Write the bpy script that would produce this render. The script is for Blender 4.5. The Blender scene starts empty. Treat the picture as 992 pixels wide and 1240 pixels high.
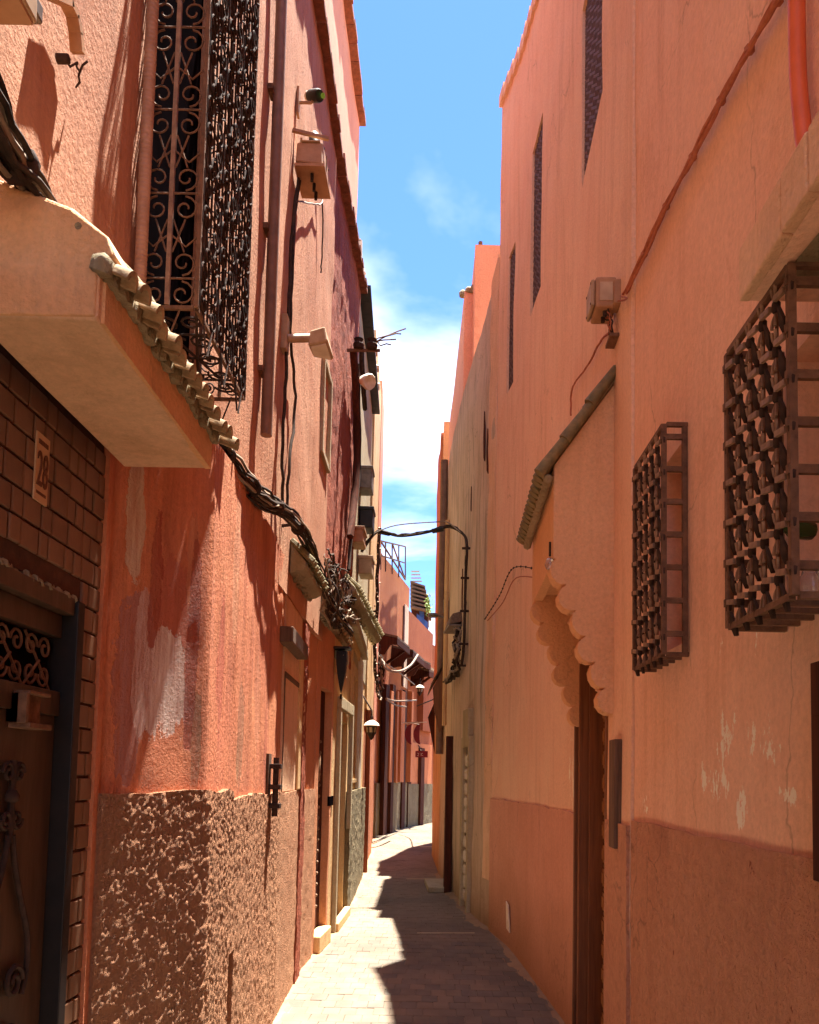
import bpy, math, random
from mathutils import Vector, Matrix, noise

random.seed(7)
PI = math.pi
SC = bpy.context.scene
COL = SC.collection
V = Vector

# ------------------------------------------------------------------ camera
F_PX, PPX, PPY = 992.0, 530.0, 871.0          # focal length and principal point (photo pixels)
CAM_POS = V((0.0, 0.0, 1.55))
PITCH, ROLL = math.radians(4.0), math.radians(1.1)
CAM_R = Matrix.Rotation(PI / 2 + PITCH, 3, 'X') @ Matrix.Rotation(ROLL, 3, 'Z')
cam_d = bpy.data.cameras.new('camera')
cam = bpy.data.objects.new('camera', cam_d)
COL.objects.link(cam)
cam.matrix_world = Matrix.Translation(CAM_POS) @ CAM_R.to_4x4()
cam_d.sensor_fit = 'HORIZONTAL'
cam_d.sensor_width = 36.0
cam_d.lens = 36.0 * F_PX / 992.0
cam_d.shift_x = (496.0 - PPX) / 992.0
cam_d.shift_y = (PPY - 620.0) / 992.0
cam_d.clip_start = 0.05
cam_d.clip_end = 2000.0
SC.camera = cam

# ------------------------------------------------------------------ light
SUN = V((0.115, 0.19, 1.0)).normalized()      # direction towards the sun
sun_d = bpy.data.lights.new('sun', 'SUN')
sun_d.energy = 2.75
sun_d.angle = math.radians(0.53)
sun_d.color = (1.0, 0.94, 0.84)
sun = bpy.data.objects.new('sun', sun_d)
COL.objects.link(sun)
sun.rotation_mode = 'QUATERNION'
sun.rotation_quaternion = SUN.to_track_quat('Z', 'Y')
sun.location = (2, 4, 20)

SC.view_settings.view_transform = 'Standard'
SC.view_settings.look = 'None'
SC.view_settings.gamma = 1.0
SC.view_settings.exposure = 3.35
SC.render.engine = 'CYCLES'
SC.cycles.use_denoising = True
SC.cycles.max_bounces = 11
SC.cycles.diffuse_bounces = 10
SC.cycles.glossy_bounces = 3
SC.cycles.caustics_reflective = False
SC.cycles.caustics_refractive = False
SC.cycles.sample_clamp_indirect = 6.0


def srgb(r, g, b):
    def f(c):
        c /= 255.0
        return c / 12.92 if c <= 0.04045 else ((c + 0.055) / 1.055) ** 2.4
    return (f(r), f(g), f(b), 1.0)


class NT:
    """small helper to write node trees"""
    def __init__(self, tree):
        self.t = tree
        self.L = tree.links

    def n(self, typ, **kw):
        nd = self.t.nodes.new(typ)
        for k, v in kw.items():
            setattr(nd, k, v)
        return nd

    def put(self, sock, val):
        if val is None:
            return
        if isinstance(val, bpy.types.NodeSocket):
            self.L.new(val, sock)
        else:
            sock.default_value = val

    def coord(self, which='Object'):
        if not hasattr(self, '_tc'):
            self._tc = self.n('ShaderNodeTexCoord')
        return self._tc.outputs[which]

    def mapping(self, vec, scale=(1, 1, 1), loc=(0, 0, 0), rot=(0, 0, 0)):
        m = self.n('ShaderNodeMapping')
        self.put(m.inputs['Vector'], vec)
        m.inputs['Scale'].default_value = scale
        m.inputs['Location'].default_value = loc
        m.inputs['Rotation'].default_value = rot
        return m.outputs[0]

    def noise(self, vec, scale, detail=4.0, rough=0.55, dist=0.0):
        m = self.n('ShaderNodeTexNoise')
        self.put(m.inputs['Vector'], vec)
        m.inputs['Scale'].default_value = scale
        m.inputs['Detail'].default_value = detail
        m.inputs['Roughness'].default_value = rough
        m.inputs['Distortion'].default_value = dist
        return m.outputs['Fac']

    def voronoi(self, vec, scale, feature='F1'):
        m = self.n('ShaderNodeTexVoronoi', feature=feature)
        self.put(m.inputs['Vector'], vec)
        m.inputs['Scale'].default_value = scale
        return m.outputs['Distance']

    def math(self, op, a, b=None, clamp=False):
        m = self.n('ShaderNodeMath', operation=op, use_clamp=clamp)
        self.put(m.inputs[0], a)
        if b is not None:
            self.put(m.inputs[1], b)
        return m.outputs[0]

    def ramp(self, fac, stops, interp='LINEAR'):
        r = self.n('ShaderNodeValToRGB')
        cr = r.color_ramp
        cr.interpolation = interp
        while len(cr.elements) < len(stops):
            cr.elements.new(0.5)
        for e, (p, c) in zip(cr.elements, stops):
            e.position = p
            e.color = c if not isinstance(c, (int, float)) else (c, c, c, 1)
        self.put(r.inputs[0], fac)
        return r.outputs[0]

    def step(self, fac, lo, hi):
        m = self.n('ShaderNodeMapRange', clamp=True)
        self.put(m.inputs[0], fac)
        m.inputs[1].default_value = lo
        m.inputs[2].default_value = hi
        return m.outputs[0]

    def mix(self, fac, a, b, blend='MIX'):
        m = self.n('ShaderNodeMix', data_type='RGBA', blend_type=blend)
        self.put(m.inputs[0], fac)
        self.put(m.inputs[6], a)
        self.put(m.inputs[7], b)
        return m.outputs[2]

    def bump(self, height, strength=0.5, dist=0.01, normal=None):
        m = self.n('ShaderNodeBump')
        m.inputs['Strength'].default_value = strength
        m.inputs['Distance'].default_value = dist
        self.put(m.inputs['Height'], height)
        if normal is not None:
            self.put(m.inputs['Normal'], normal)
        return m.outputs[0]


# ------------------------------------------------------------------ sky
world = bpy.data.worlds.new('World')
SC.world = world
world.use_nodes = True
wn = NT(world.node_tree)
world.node_tree.nodes.clear()
sky = wn.n('ShaderNodeTexSky', sky_type='NISHITA')
sky.sun_disc = False
sky.sun_elevation = math.asin(SUN.z)
sky.sun_rotation = math.atan2(SUN.x, SUN.y)
sky.altitude = 400.0
sky.air_density = 1.0
sky.dust_density = 0.25
sky.ozone_density = 3.0
gen = wn.coord('Generated')
sep = wn.n('ShaderNodeSeparateXYZ')
wn.L.new(gen, sep.inputs[0])
zc = wn.math('MAXIMUM', sep.outputs[2], 0.03)
comb = wn.n('ShaderNodeCombineXYZ')
wn.L.new(wn.math('DIVIDE', sep.outputs[0], zc), comb.inputs[0])
wn.L.new(wn.math('DIVIDE', sep.outputs[1], zc), comb.inputs[1])
cl = wn.noise(wn.mapping(comb.outputs[0], (0.7, 0.7, 1.0), (17.3916, 14.0596, 0.0)), 1.0, 7.0, 0.55, 0.2)  # offset picked so that unseen cloud overhead adds fill light
clm = wn.math('POWER', wn.step(cl, 0.45, 0.66), 1.2)
skyc = wn.mix(1.0, sky.outputs[0], (0.150, 0.205, 0.310, 1.0), 'MULTIPLY')
skyc = wn.mix(wn.math('MULTIPLY', clm, 0.95), skyc, (1.75, 1.80, 1.88, 1.0))
bg = wn.n('ShaderNodeBackground')
bg.inputs['Strength'].default_value = 0.13
wn.L.new(skyc, bg.inputs[0])
wo = wn.n('ShaderNodeOutputWorld')
wn.L.new(bg.outputs[0], wo.inputs[0])


# ------------------------------------------------------------------ materials
def new_mat(name):
    m = bpy.data.materials.new(name)
    m.use_nodes = True
    t = NT(m.node_tree)
    b = m.node_tree.nodes['Principled BSDF']
    b.inputs['Specular IOR Level'].default_value = 0.25
    return m, t, b


def lift(c, k):
    """pales a paint colour to stand in for fill light the shaded walls lack"""
    return (c[0] ** k, c[1] ** (k + 0.02), c[2] ** (k + 0.08), 1.0)


def plaster(name, base, alt, stain, rough_bump=0.35, streak=0.45, seed=0.0, grain=55.0, chips=None, peel=None,
            speck=None, gbump=0.5, big=1.1, lowdirt=None, hairk=0.05, lf=0.42, wear=1.0):
    """painted lime plaster: two tones in clouds, vertical streaks, grain, optional chips of paint"""
    base, alt, stain = lift(base, lf), lift(alt, lf), lift(stain, lf)
    m, t, b = new_mat(name)
    co = t.mapping(t.coord(), loc=(seed, seed * 1.7, seed * 0.6))
    n1 = t.noise(co, big, 6.0, 0.6, 0.3)
    col = t.mix(t.step(n1, 0.38, 0.64), base, alt)
    vs = t.mapping(co, (5.5, 5.5, 0.42))
    n2 = t.noise(vs, 1.6, 6.0, 0.65)
    col = t.mix(t.math('MULTIPLY', t.step(n2, 0.5, 0.74), streak), col, stain)
    n3 = t.noise(t.mapping(co, (1, 1, 0.55)), 9.0, 5.0, 0.7)
    col = t.mix(t.math('MULTIPLY', t.step(n3, 0.56, 0.75), 0.35), col, stain)
    hair = t.noise(t.mapping(co, (38, 38, 2.4)), 1.0, 3.0, 0.6)
    col = t.mix(hairk, col, t.ramp(hair, [(0.3, 0.55), (0.7, 1.3)]), 'MULTIPLY')
    if wear:                                      # repainted areas with crisp borders, hairline cracks
        pn = t.noise(t.mapping(co, (1, 1, 0.8)), 1.3, 9.0, 0.62, 0.4)
        pm_ = t.step(pn, 0.545, 0.56)
        col = t.mix(t.math('MULTIPLY', pm_, 0.30 * wear), col, alt)
        pm2 = t.step(t.noise(t.mapping(co, (1, 1, 0.6), loc=(7, 3, 1)), 2.3, 9.0, 0.7, 0.6), 0.60, 0.62)
        col = t.mix(t.math('MULTIPLY', pm2, 0.35 * wear), col, stain)
        wob = t.n('ShaderNodeTexNoise')
        wob.inputs['Scale'].default_value = 2.2
        wob.inputs['Detail'].default_value = 6.0
        t.put(wob.inputs['Vector'], co)
        cv = t.n('ShaderNodeMix', data_type='RGBA', blend_type='ADD')
        cv.inputs[0].default_value = 0.55
        t.put(cv.inputs[6], t.mapping(co, (1.0, 1.0, 0.55)))
        t.put(cv.inputs[7], wob.outputs['Color'])
        ve = t.voronoi(cv.outputs[2], 1.1, 'DISTANCE_TO_EDGE')
        ck = t.math('MULTIPLY', t.math('SUBTRACT', 1.0, t.step(ve, 0.0, 0.007)), t.step(t.noise(co, 0.9, 3.0), 0.50, 0.58))
        col = t.mix(t.math('MULTIPLY', ck, 0.45), col, tuple(x * 0.35 for x in stain[:3]) + (1.0,))
    fine = t.noise(co, grain, 5.0, 0.7)
    col = t.mix(0.35, col, t.ramp(fine, [(0.25, 0.6), (0.75, 1.35)]), 'MULTIPLY')
    hgt = t.math('ADD', t.math('MULTIPLY', n3, 1.0), t.math('MULTIPLY', fine, 0.45))
    hgt = t.math('ADD', hgt, t.math('MULTIPLY', hair, hairk * 1.6))
    if lowdirt:                                   # splash dirt rising from the paving
        sp = t.n('ShaderNodeSeparateXYZ')
        t.put(sp.inputs[0], t.coord())
        zz = t.math('ADD', sp.outputs[2], t.math('MULTIPLY', n1, -0.55))
        col = t.mix(t.math('MULTIPLY', t.math('SUBTRACT', 1.0, t.step(zz, -0.3, 0.5)), 0.7), col, lowdirt)
    if speck:
        sc, thr, c = speck
        sm = t.step(t.noise(t.mapping(co, (1, 1, 0.45)), sc, 4.0, 0.7), thr, thr + 0.05)
        col = t.mix(sm, col, c)
    if chips:                                     # thin paint knocked off inside ellipses (y,z,ry,rz)
        sp = t.n('ShaderNodeSeparateXYZ')
        t.put(sp.inputs[0], t.coord())
        dn = t.noise(t.mapping(co, (1, 1, 0.5)), 16.0, 5.0, 0.75)
        tot = None
        for (cy, cz, ry, rz, thr) in chips[0]:
            dy = t.math('DIVIDE', t.math('SUBTRACT', sp.outputs[1], cy), ry)
            dz = t.math('DIVIDE', t.math('SUBTRACT', sp.outputs[2], cz), rz)
            d = t.math('ADD', t.math('MULTIPLY', dy, dy), t.math('MULTIPLY', dz, dz))
            k = t.math('SUBTRACT', t.math('ADD', dn, thr), t.math('MULTIPLY', d, 0.12))
            mk = t.step(k, 0.60, 0.615)
            tot = mk if tot is None else t.math('MAXIMUM', tot, mk)
        col = t.mix(tot, col, chips[1])
        hgt = t.math('SUBTRACT', hgt, t.math('MULTIPLY', tot, 0.5))
    if peel:                                      # big flaked patches: list of (y,z,ry,rz,colour)
        sp = t.n('ShaderNodeSeparateXYZ')
        t.put(sp.inputs[0], t.coord())
        wn_ = t.noise(t.mapping(co, (9, 9, 1.4)), 1.0, 5.0, 0.7)
        wl = t.noise(co, 7.0, 5.0, 0.75)
        for (cy, cz, ry, rz, c, amt) in peel:
            dy = t.math('DIVIDE', t.math('SUBTRACT', sp.outputs[1], cy), ry)
            dz = t.math('DIVIDE', t.math('SUBTRACT', sp.outputs[2], cz), rz)
            d = t.math('ADD', t.math('MULTIPLY', dy, dy), t.math('MULTIPLY', dz, dz))
            k = t.math('SUBTRACT', t.math('ADD', t.math('MULTIPLY', wn_, 2.6), t.math('MULTIPLY', wl, 2.6)), d)
            mk = t.step(k, 1.72, 1.82)
            inner = t.mix(t.step(t.noise(t.mapping(co, (22, 22, 2.2)), 1.0, 5.0, 0.75), 0.35, 0.7), c, stain)
            col = t.mix(t.math('MULTIPLY', mk, amt), col, inner)
            hgt = t.math('SUBTRACT', hgt, t.math('MULTIPLY', mk, 0.7))
    nrm = t.bump(hgt, rough_bump, 0.03)
    nrm = t.bump(fine, min(1.0, gbump), 0.006 if gbump <= 1.0 else 0.016, nrm)
    t.put(b.inputs['Base Color'], col)
    t.put(b.inputs['Normal'], nrm)
    b.inputs['Roughness'].default_value = 0.9
    return m


def simple(name, c1, c2=None, rough=0.6, metal=0.0, scale=14.0, bump=0.25, stretch=(1, 1, 1), spec=0.3, bd=0.004):
    m, t, b = new_mat(name)
    co = t.mapping(t.coord(), stretch)
    n1 = t.noise(co, scale, 6.0, 0.65)
    c2 = c2 or tuple(x * 0.6 for x in c1[:3]) + (1,)
    col = t.mix(t.step(n1, 0.35, 0.68), c1, c2)
    rnd = t.n('ShaderNodeObjectInfo').outputs['Random']
    col = t.mix(0.35, col, t.ramp(rnd, [(0.0, 0.6), (1.0, 1.3)]), 'MULTIPLY')
    t.put(b.inputs['Base Color'], col)
    t.put(b.inputs['Roughness'], t.math('ADD', t.math('MULTIPLY', n1, 0.25), rough - 0.1))
    b.inputs['Metallic'].default_value = metal
    b.inputs['Specular IOR Level'].default_value = spec
    if bump:
        n2 = t.noise(co, scale * 3.2, 4.0, 0.6)
        t.put(b.inputs['Normal'], t.bump(t.math('ADD', n1, n2), bump, bd))
    return m


M = {}
# paint of the two near houses; albedos are raised so the shaded walls read brighter
SAL = srgb(206, 122, 90)
M['salmon'] = plaster('salmon_paint', SAL, srgb(218, 138, 106), srgb(168, 88, 62), 0.42, 0.7, 3.0, big=1.7,
                      chips=([(2.42, 1.55, 0.18, 0.07, 0.13), (2.24, 1.48, 0.05, 0.06, 0.14), (2.35, 1.68, 0.10, 0.10, 0.12),
                              (1.92, 1.52, 0.10, 0.03, 0.10), (3.28, 1.46, 0.06, 0.06, 0.10), (2.10, 1.66, 0.12, 0.07, 0.11),
                              (2.3, 1.9, 0.5, 0.15, -0.02)],
                             srgb(248, 240, 220)))
M['salmon_far'] = plaster('salmon_paint_far_bay', srgb(212, 144, 108), srgb(204, 126, 92), srgb(166, 100, 72), 0.42, 0.8, 9.0, big=1.6,
                          chips=([(5.25, 1.62, 0.22, 0.4, 0.05), (5.15, 1.5, 0.12, 0.3, 0.10)], srgb(246, 234, 208)))
M['salmon_dado'] = plaster('salmon_roughcast', srgb(196, 102, 72), srgb(182, 90, 62), srgb(146, 66, 46), 0.9, 0.45, 5.0, lf=0.46,
                           grain=32.0, gbump=1.5, speck=(26.0, 0.66, srgb(150, 70, 46)))
M['pink_dado'] = plaster('dusty_pink_roughcast', srgb(182, 104, 84), srgb(168, 92, 72), srgb(140, 76, 60), 0.6, 0.5, 6.0, lf=0.52,
                         grain=38.0, gbump=0.8, lowdirt=srgb(150, 112, 74))
M['portal'] = plaster('portal_plaster', srgb(206, 128, 82), srgb(196, 116, 72), srgb(172, 96, 58), 0.6, 0.5, 12.0, lf=0.5)
M['left_up'] = plaster('left_paint', hairk=0.3, lf=0.96, base=srgb(196, 144, 116), alt=srgb(184, 126, 98), stain=srgb(152, 94, 70), rough_bump=0.42, streak=0.55, seed=1.0, gbump=0.7)
M['left_low'] = plaster('left_flaking_paint', hairk=0.35, lf=0.64, base=srgb(184, 96, 62), alt=srgb(170, 78, 54), stain=srgb(126, 54, 40), rough_bump=0.4, streak=0.9, seed=2.0, gbump=0.8,
                        peel=[(2.645, 2.36, 0.036, 0.24, srgb(206, 182, 156), 0.9),
                              (2.645, 1.86, 0.07, 0.30, srgb(164, 122, 118), 0.8),
                              (2.84, 2.02, 0.12, 0.32, srgb(190, 108, 84), 0.9),
                              (2.66, 1.62, 0.03, 0.14, srgb(170, 118, 108), 0.8),
                              (2.80, 1.84, 0.105, 0.22, srgb(232, 216, 204), 0.95),
                              (2.705, 1.92, 0.045, 0.26, srgb(218, 198, 190), 0.85),
                              (2.955, 1.66, 0.03, 0.24, srgb(150, 118, 88), 0.8),
                              (2.90, 2.30, 0.03, 0.20, srgb(214, 150, 112), 0.8),
                              (2.74, 2.20, 0.03, 0.26, srgb(150, 62, 50), 0.85),
                              (2.92, 2.00, 0.03, 0.40, srgb(146, 64, 52), 0.8),
                              (3.25, 1.95, 0.10, 0.30, srgb(166, 74, 56), 0.7),
                              (3.5, 2.45, 0.07, 0.35, srgb(214, 156, 118), 0.75),
                              (4.6, 1.7, 0.10, 0.3, srgb(160, 78, 58), 0.7),
                              (3.75, 1.72, 0.10, 0.26, srgb(150, 118, 88), 0.8),
                              (4.25, 1.9, 0.12, 0.25, srgb(206, 140, 104), 0.8)])
M['left_dado'] = plaster('left_roughcast', hairk=0.2, lf=0.44, base=srgb(192, 98, 62), alt=srgb(180, 86, 54), stain=srgb(156, 76, 48), rough_bump=0.8, streak=0.4, seed=4.0,
                         grain=70.0, gbump=1.5)
M['soffit'] = plaster('canopy_plaster', srgb(204, 136, 98), srgb(182, 112, 76), srgb(132, 80, 54), 0.5, 0.7, 14.0)
M['orange'] = plaster('canopy_orange_paint', srgb(206, 118, 66), srgb(184, 100, 56), srgb(116, 68, 44), 0.5, 0.6, 15.0,
                      speck=(11.0, 0.69, srgb(110, 66, 44)))
M['red_rough'] = plaster('red_roughcast', hairk=0.1, lf=0.95, base=srgb(158, 84, 62), alt=srgb(142, 72, 54), stain=srgb(108, 52, 42), rough_bump=0.9, streak=0.5, seed=7.0, grain=28.0, gbump=1.0)
M['red_paint'] = plaster('brick_red_paint', hairk=0.1, lf=0.7, base=srgb(188, 114, 80), alt=srgb(172, 98, 68), stain=srgb(138, 74, 52), rough_bump=0.4, streak=0.5, seed=8.0)
M['pink_up'] = plaster('pale_pink_paint', hairk=0.1, lf=0.95, base=srgb(214, 148, 122), alt=srgb(208, 138, 112), stain=srgb(186, 118, 94), rough_bump=0.25, streak=0.35, seed=10.0)
M['cream'] = plaster('cream_paint', hairk=0.1, lf=1.0, base=srgb(216, 184, 140), alt=srgb(206, 168, 122), stain=srgb(176, 132, 92), rough_bump=0.3, streak=0.5, seed=11.0)
M['greige'] = plaster('greige_paint', hairk=0.1, lf=1.0, base=srgb(184, 170, 144), alt=srgb(172, 154, 126), stain=srgb(134, 114, 92), rough_bump=0.35, streak=0.6, seed=13.0)
M['grey_dado'] = plaster('grey_roughcast', hairk=0.1, lf=0.9, base=srgb(124, 110, 88), alt=srgb(104, 92, 72), stain=srgb(70, 60, 46), rough_bump=0.9, streak=0.4, seed=16.0, grain=26.0,
                         gbump=1.0, speck=(30.0, 0.6, srgb(92, 78, 60)))
M['tan'] = plaster('tan_bare_plaster', srgb(194, 160, 138), srgb(176, 140, 116), srgb(112, 92, 78), 0.8, 1.3, 17.0, lf=0.58, hairk=0.12, big=1.6, lowdirt=srgb(140, 108, 70))
M['ochre'] = plaster('ochre_paint', srgb(192, 142, 94), srgb(176, 122, 80), srgb(126, 86, 58), 0.6, 0.95, 18.0, lf=0.64, hairk=0.12, big=1.6, lowdirt=srgb(140, 108, 70))
M['peach'] = plaster('peach_paint', srgb(226, 150, 122), srgb(218, 140, 110), srgb(200, 122, 96), 0.2, 0.3, 19.0, lf=0.75)
M['coral'] = plaster('coral_paint', srgb(224, 130, 96), srgb(214, 122, 88), srgb(184, 100, 72), 0.25, 0.3, 20.0, lf=0.75)
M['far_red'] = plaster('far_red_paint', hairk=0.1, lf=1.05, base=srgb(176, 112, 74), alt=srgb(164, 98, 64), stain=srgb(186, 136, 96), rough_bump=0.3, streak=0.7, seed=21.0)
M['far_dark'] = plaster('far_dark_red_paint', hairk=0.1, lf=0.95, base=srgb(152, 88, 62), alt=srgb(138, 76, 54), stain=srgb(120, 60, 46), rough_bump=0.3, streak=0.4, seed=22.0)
M['far_pink'] = plaster('far_pink_paint', hairk=0.1, lf=1.05, base=srgb(200, 132, 96), alt=srgb(190, 120, 86), stain=srgb(160, 96, 72), rough_bump=0.3, streak=0.4, seed=23.0)
M['concrete'] = plaster('weathered_cement', lf=0.8, base=srgb(170, 158, 136), alt=srgb(154, 140, 116), stain=srgb(112, 98, 76), rough_bump=0.6, streak=0.5, seed=24.0)
M['mortar'] = plaster('grey_mortar', lf=0.8, base=srgb(150, 136, 112), alt=srgb(130, 116, 92), stain=srgb(92, 80, 62), rough_bump=0.8, streak=0.4, seed=25.0)
M['clay'] = simple('weathered_clay_tile', srgb(190, 160, 124), srgb(122, 104, 78), 0.85, 0, 18, 0.6)
M['clay_green'] = simple('old_green_tile', srgb(134, 116, 78), srgb(92, 88, 62), 0.7, 0, 22, 0.7)
M['brick'] = simple('old_brick', srgb(152, 96, 74), srgb(112, 70, 56), 0.9, 0, 22, 0.6)
M['wtile'] = simple('brown_glazed_tile', srgb(124, 92, 70), srgb(106, 76, 58), 0.42, 0, 9, 0.12, spec=0.45)
M['grout'] = simple('dark_grout', srgb(92, 60, 44), srgb(70, 46, 34), 0.9, 0, 20, 0.4)
M['door_brown'] = simple('brown_painted_metal', srgb(76, 54, 38), srgb(56, 40, 28), 0.45, 0.0, 7, 0.12, (3, 3, 0.6), 0.45)
M['iron'] = simple('dark_wrought_iron', srgb(74, 56, 48), srgb(48, 38, 34), 0.85, 0.0, 30, 0.35, spec=0.1)
M['iron_brown'] = simple('rusty_iron', srgb(126, 94, 72), srgb(92, 68, 54), 0.8, 0.0, 34, 0.5, spec=0.15)
M['iron_screen'] = simple('purple_grey_iron', srgb(112, 88, 84), srgb(84, 64, 64), 0.7, 0.1, 30, 0.3)
M['iron_tan'] = simple('dusty_iron', srgb(156, 124, 96), srgb(118, 90, 70), 0.6, 0.1, 34, 0.4, spec=0.4)
M['black'] = simple('black_paint', srgb(34, 28, 26), srgb(22, 18, 18), 0.45, 0.0, 12, 0.1)
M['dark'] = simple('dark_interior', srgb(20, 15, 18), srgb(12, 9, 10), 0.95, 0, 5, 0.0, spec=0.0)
M['wood'] = simple('brown_wood', srgb(126, 78, 44), srgb(92, 56, 32), 0.6, 0, 5, 0.3, (9, 9, 0.5))
M['wood_gold'] = simple('carved_cedar', srgb(166, 112, 62), srgb(132, 86, 48), 0.6, 0, 6, 0.3, (8, 8, 0.6))
M['wood_dark'] = simple('dark_wood', srgb(88, 48, 34), srgb(56, 32, 25), 0.8, 0, 5, 0.3, (8, 8, 0.5), spec=0.08)
M['wood_grey'] = simple('grey_weathered_wood', srgb(122, 94, 72), srgb(86, 66, 52), 0.85, 0, 6, 0.6, (10, 10, 0.5))
M['cable'] = simple('dusty_black_cable', srgb(72, 58, 48), srgb(46, 38, 34), 0.85, 0, 30, 0.2, spec=0.12)
M['cable_pale'] = simple('grey_cable', srgb(150, 130, 108), srgb(110, 94, 78), 0.6, 0, 30, 0.2)
M['cable_red'] = simple('painted_over_cable', srgb(182, 112, 82), srgb(150, 86, 62), 0.8, 0, 30, 0.3)
M['plastic'] = simple('dusty_beige_plastic', srgb(186, 160, 130), srgb(160, 132, 104), 0.6, 0, 10, 0.1)
M['plastic_tan'] = simple('tan_plastic', srgb(178, 136, 100), srgb(150, 110, 80), 0.6, 0, 10, 0.1)
M['grey_metal'] = simple('grey_metal', srgb(120, 108, 98), srgb(92, 82, 76), 0.5, 0.3, 14, 0.2)
M['white'] = simple('off_white_paint', srgb(226, 214, 196), srgb(204, 188, 166), 0.6, 0, 12, 0.2)
M['pipe'] = simple('painted_pipe', srgb(128, 96, 78), srgb(104, 78, 64), 0.55, 0, 10, 0.2)
M['orange_pipe'] = simple('orange_conduit', srgb(206, 98, 52), srgb(186, 86, 46), 0.5, 0, 9, 0.15)
M['red_sign'] = simple('red_enamel', srgb(128, 22, 32), srgb(108, 18, 28), 0.4, 0, 8, 0.0)
M['blue'] = simple('blue_tarpaulin', srgb(62, 92, 150), srgb(44, 66, 112), 0.6, 0, 6, 0.2)
M['green'] = simple('green_glass', srgb(46, 74, 34), srgb(30, 52, 24), 0.12, 0, 6, 0.0, spec=0.6)
M['lime'] = simple('lime_ring', srgb(150, 220, 90), srgb(120, 190, 70), 0.4, 0, 6, 0.0)
M['leaf'] = simple('leaf', srgb(128, 150, 52), srgb(92, 116, 40), 0.6, 0, 6, 0.0)
M['plate'] = simple('enamel_plate', srgb(214, 176, 136), srgb(196, 156, 116), 0.45, 0, 9, 0.1)
M['ink'] = simple('faded_ink', srgb(112, 66, 44), srgb(96, 56, 38), 0.6, 0, 9, 0.0)
M['gasket'] = simple('conduit_ridges', srgb(180, 140, 112), srgb(150, 112, 88), 0.6, 0, 10, 0.1)
gm, gt, gb = new_mat('clear_glass')
gb.inputs['Base Color'].default_value = (0.9, 0.86, 0.8, 1)
gb.inputs['Roughness'].default_value = 0.08
gb.inputs['Transmission Weight'].default_value = 0.85
M['glass'] = gm


def paver_mat():
    m, t, b = new_mat('sandy_paver')
    co = t.coord('Object')
    oi = t.n('ShaderNodeObjectInfo')
    gp = t.n('ShaderNodeNewGeometry').outputs['Position']
    n0 = t.noise(gp, 0.9, 4.0, 0.6)
    n1 = t.noise(gp, 26.0, 5.0, 0.7)
    cell = t.noise(t.mapping(gp, (9.0, 6.2, 1)), 1.0, 0.0)
    a, c = srgb(108, 101, 92), srgb(94, 88, 80)
    col = t.mix(t.step(cell, 0.3, 0.7), a, c)
    col = t.mix(t.math('MULTIPLY', oi.outputs['Random'], 0.35), col, srgb(160, 132, 104))
    col = t.mix(t.math('MULTIPLY', t.step(n0, 0.42, 0.66), 0.6), col, srgb(88, 80, 70))
    col = t.mix(t.math('MULTIPLY', t.step(n1, 0.52, 0.75), 0.4), col, srgb(122, 104, 86))
    t.put(b.inputs['Base Color'], col)
    b.inputs['Roughness'].default_value = 0.85
    t.put(b.inputs['Normal'], t.bump(n1, 0.5, 0.006))
    return m


M['paver'] = paver_mat()
M['sand'] = simple('joint_sand', srgb(138, 122, 102), srgb(118, 104, 87), 0.95, 0, 9, 0.4)
M['earth'] = simple('dusty_ground', srgb(150, 124, 96), srgb(126, 102, 80), 0.95, 0, 2, 0.3)


# ------------------------------------------------------------------ geometry helpers
def ray(px, py):
    d = V(((px - PPX) / F_PX, -(py - PPY) / F_PX, -1.0))
    return CAM_R @ d


def G(px, py):
    d = ray(px, py)
    t = -CAM_POS.z / d.z
    p = CAM_POS + d * t
    return (p.x, p.y)


def atY(px, py, y):
    d = ray(px, py)
    p = CAM_POS + d * (y / d.y)
    return p


class Frame:
    def __init__(self, o, t, n):
        self.o, self.t, self.n, self.u = V(o), V(t).normalized(), V(n).normalized(), V((0, 0, 1))

    def p(self, a, d, b):
        return self.o + self.t * a + self.n * d + self.u * b


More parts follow.
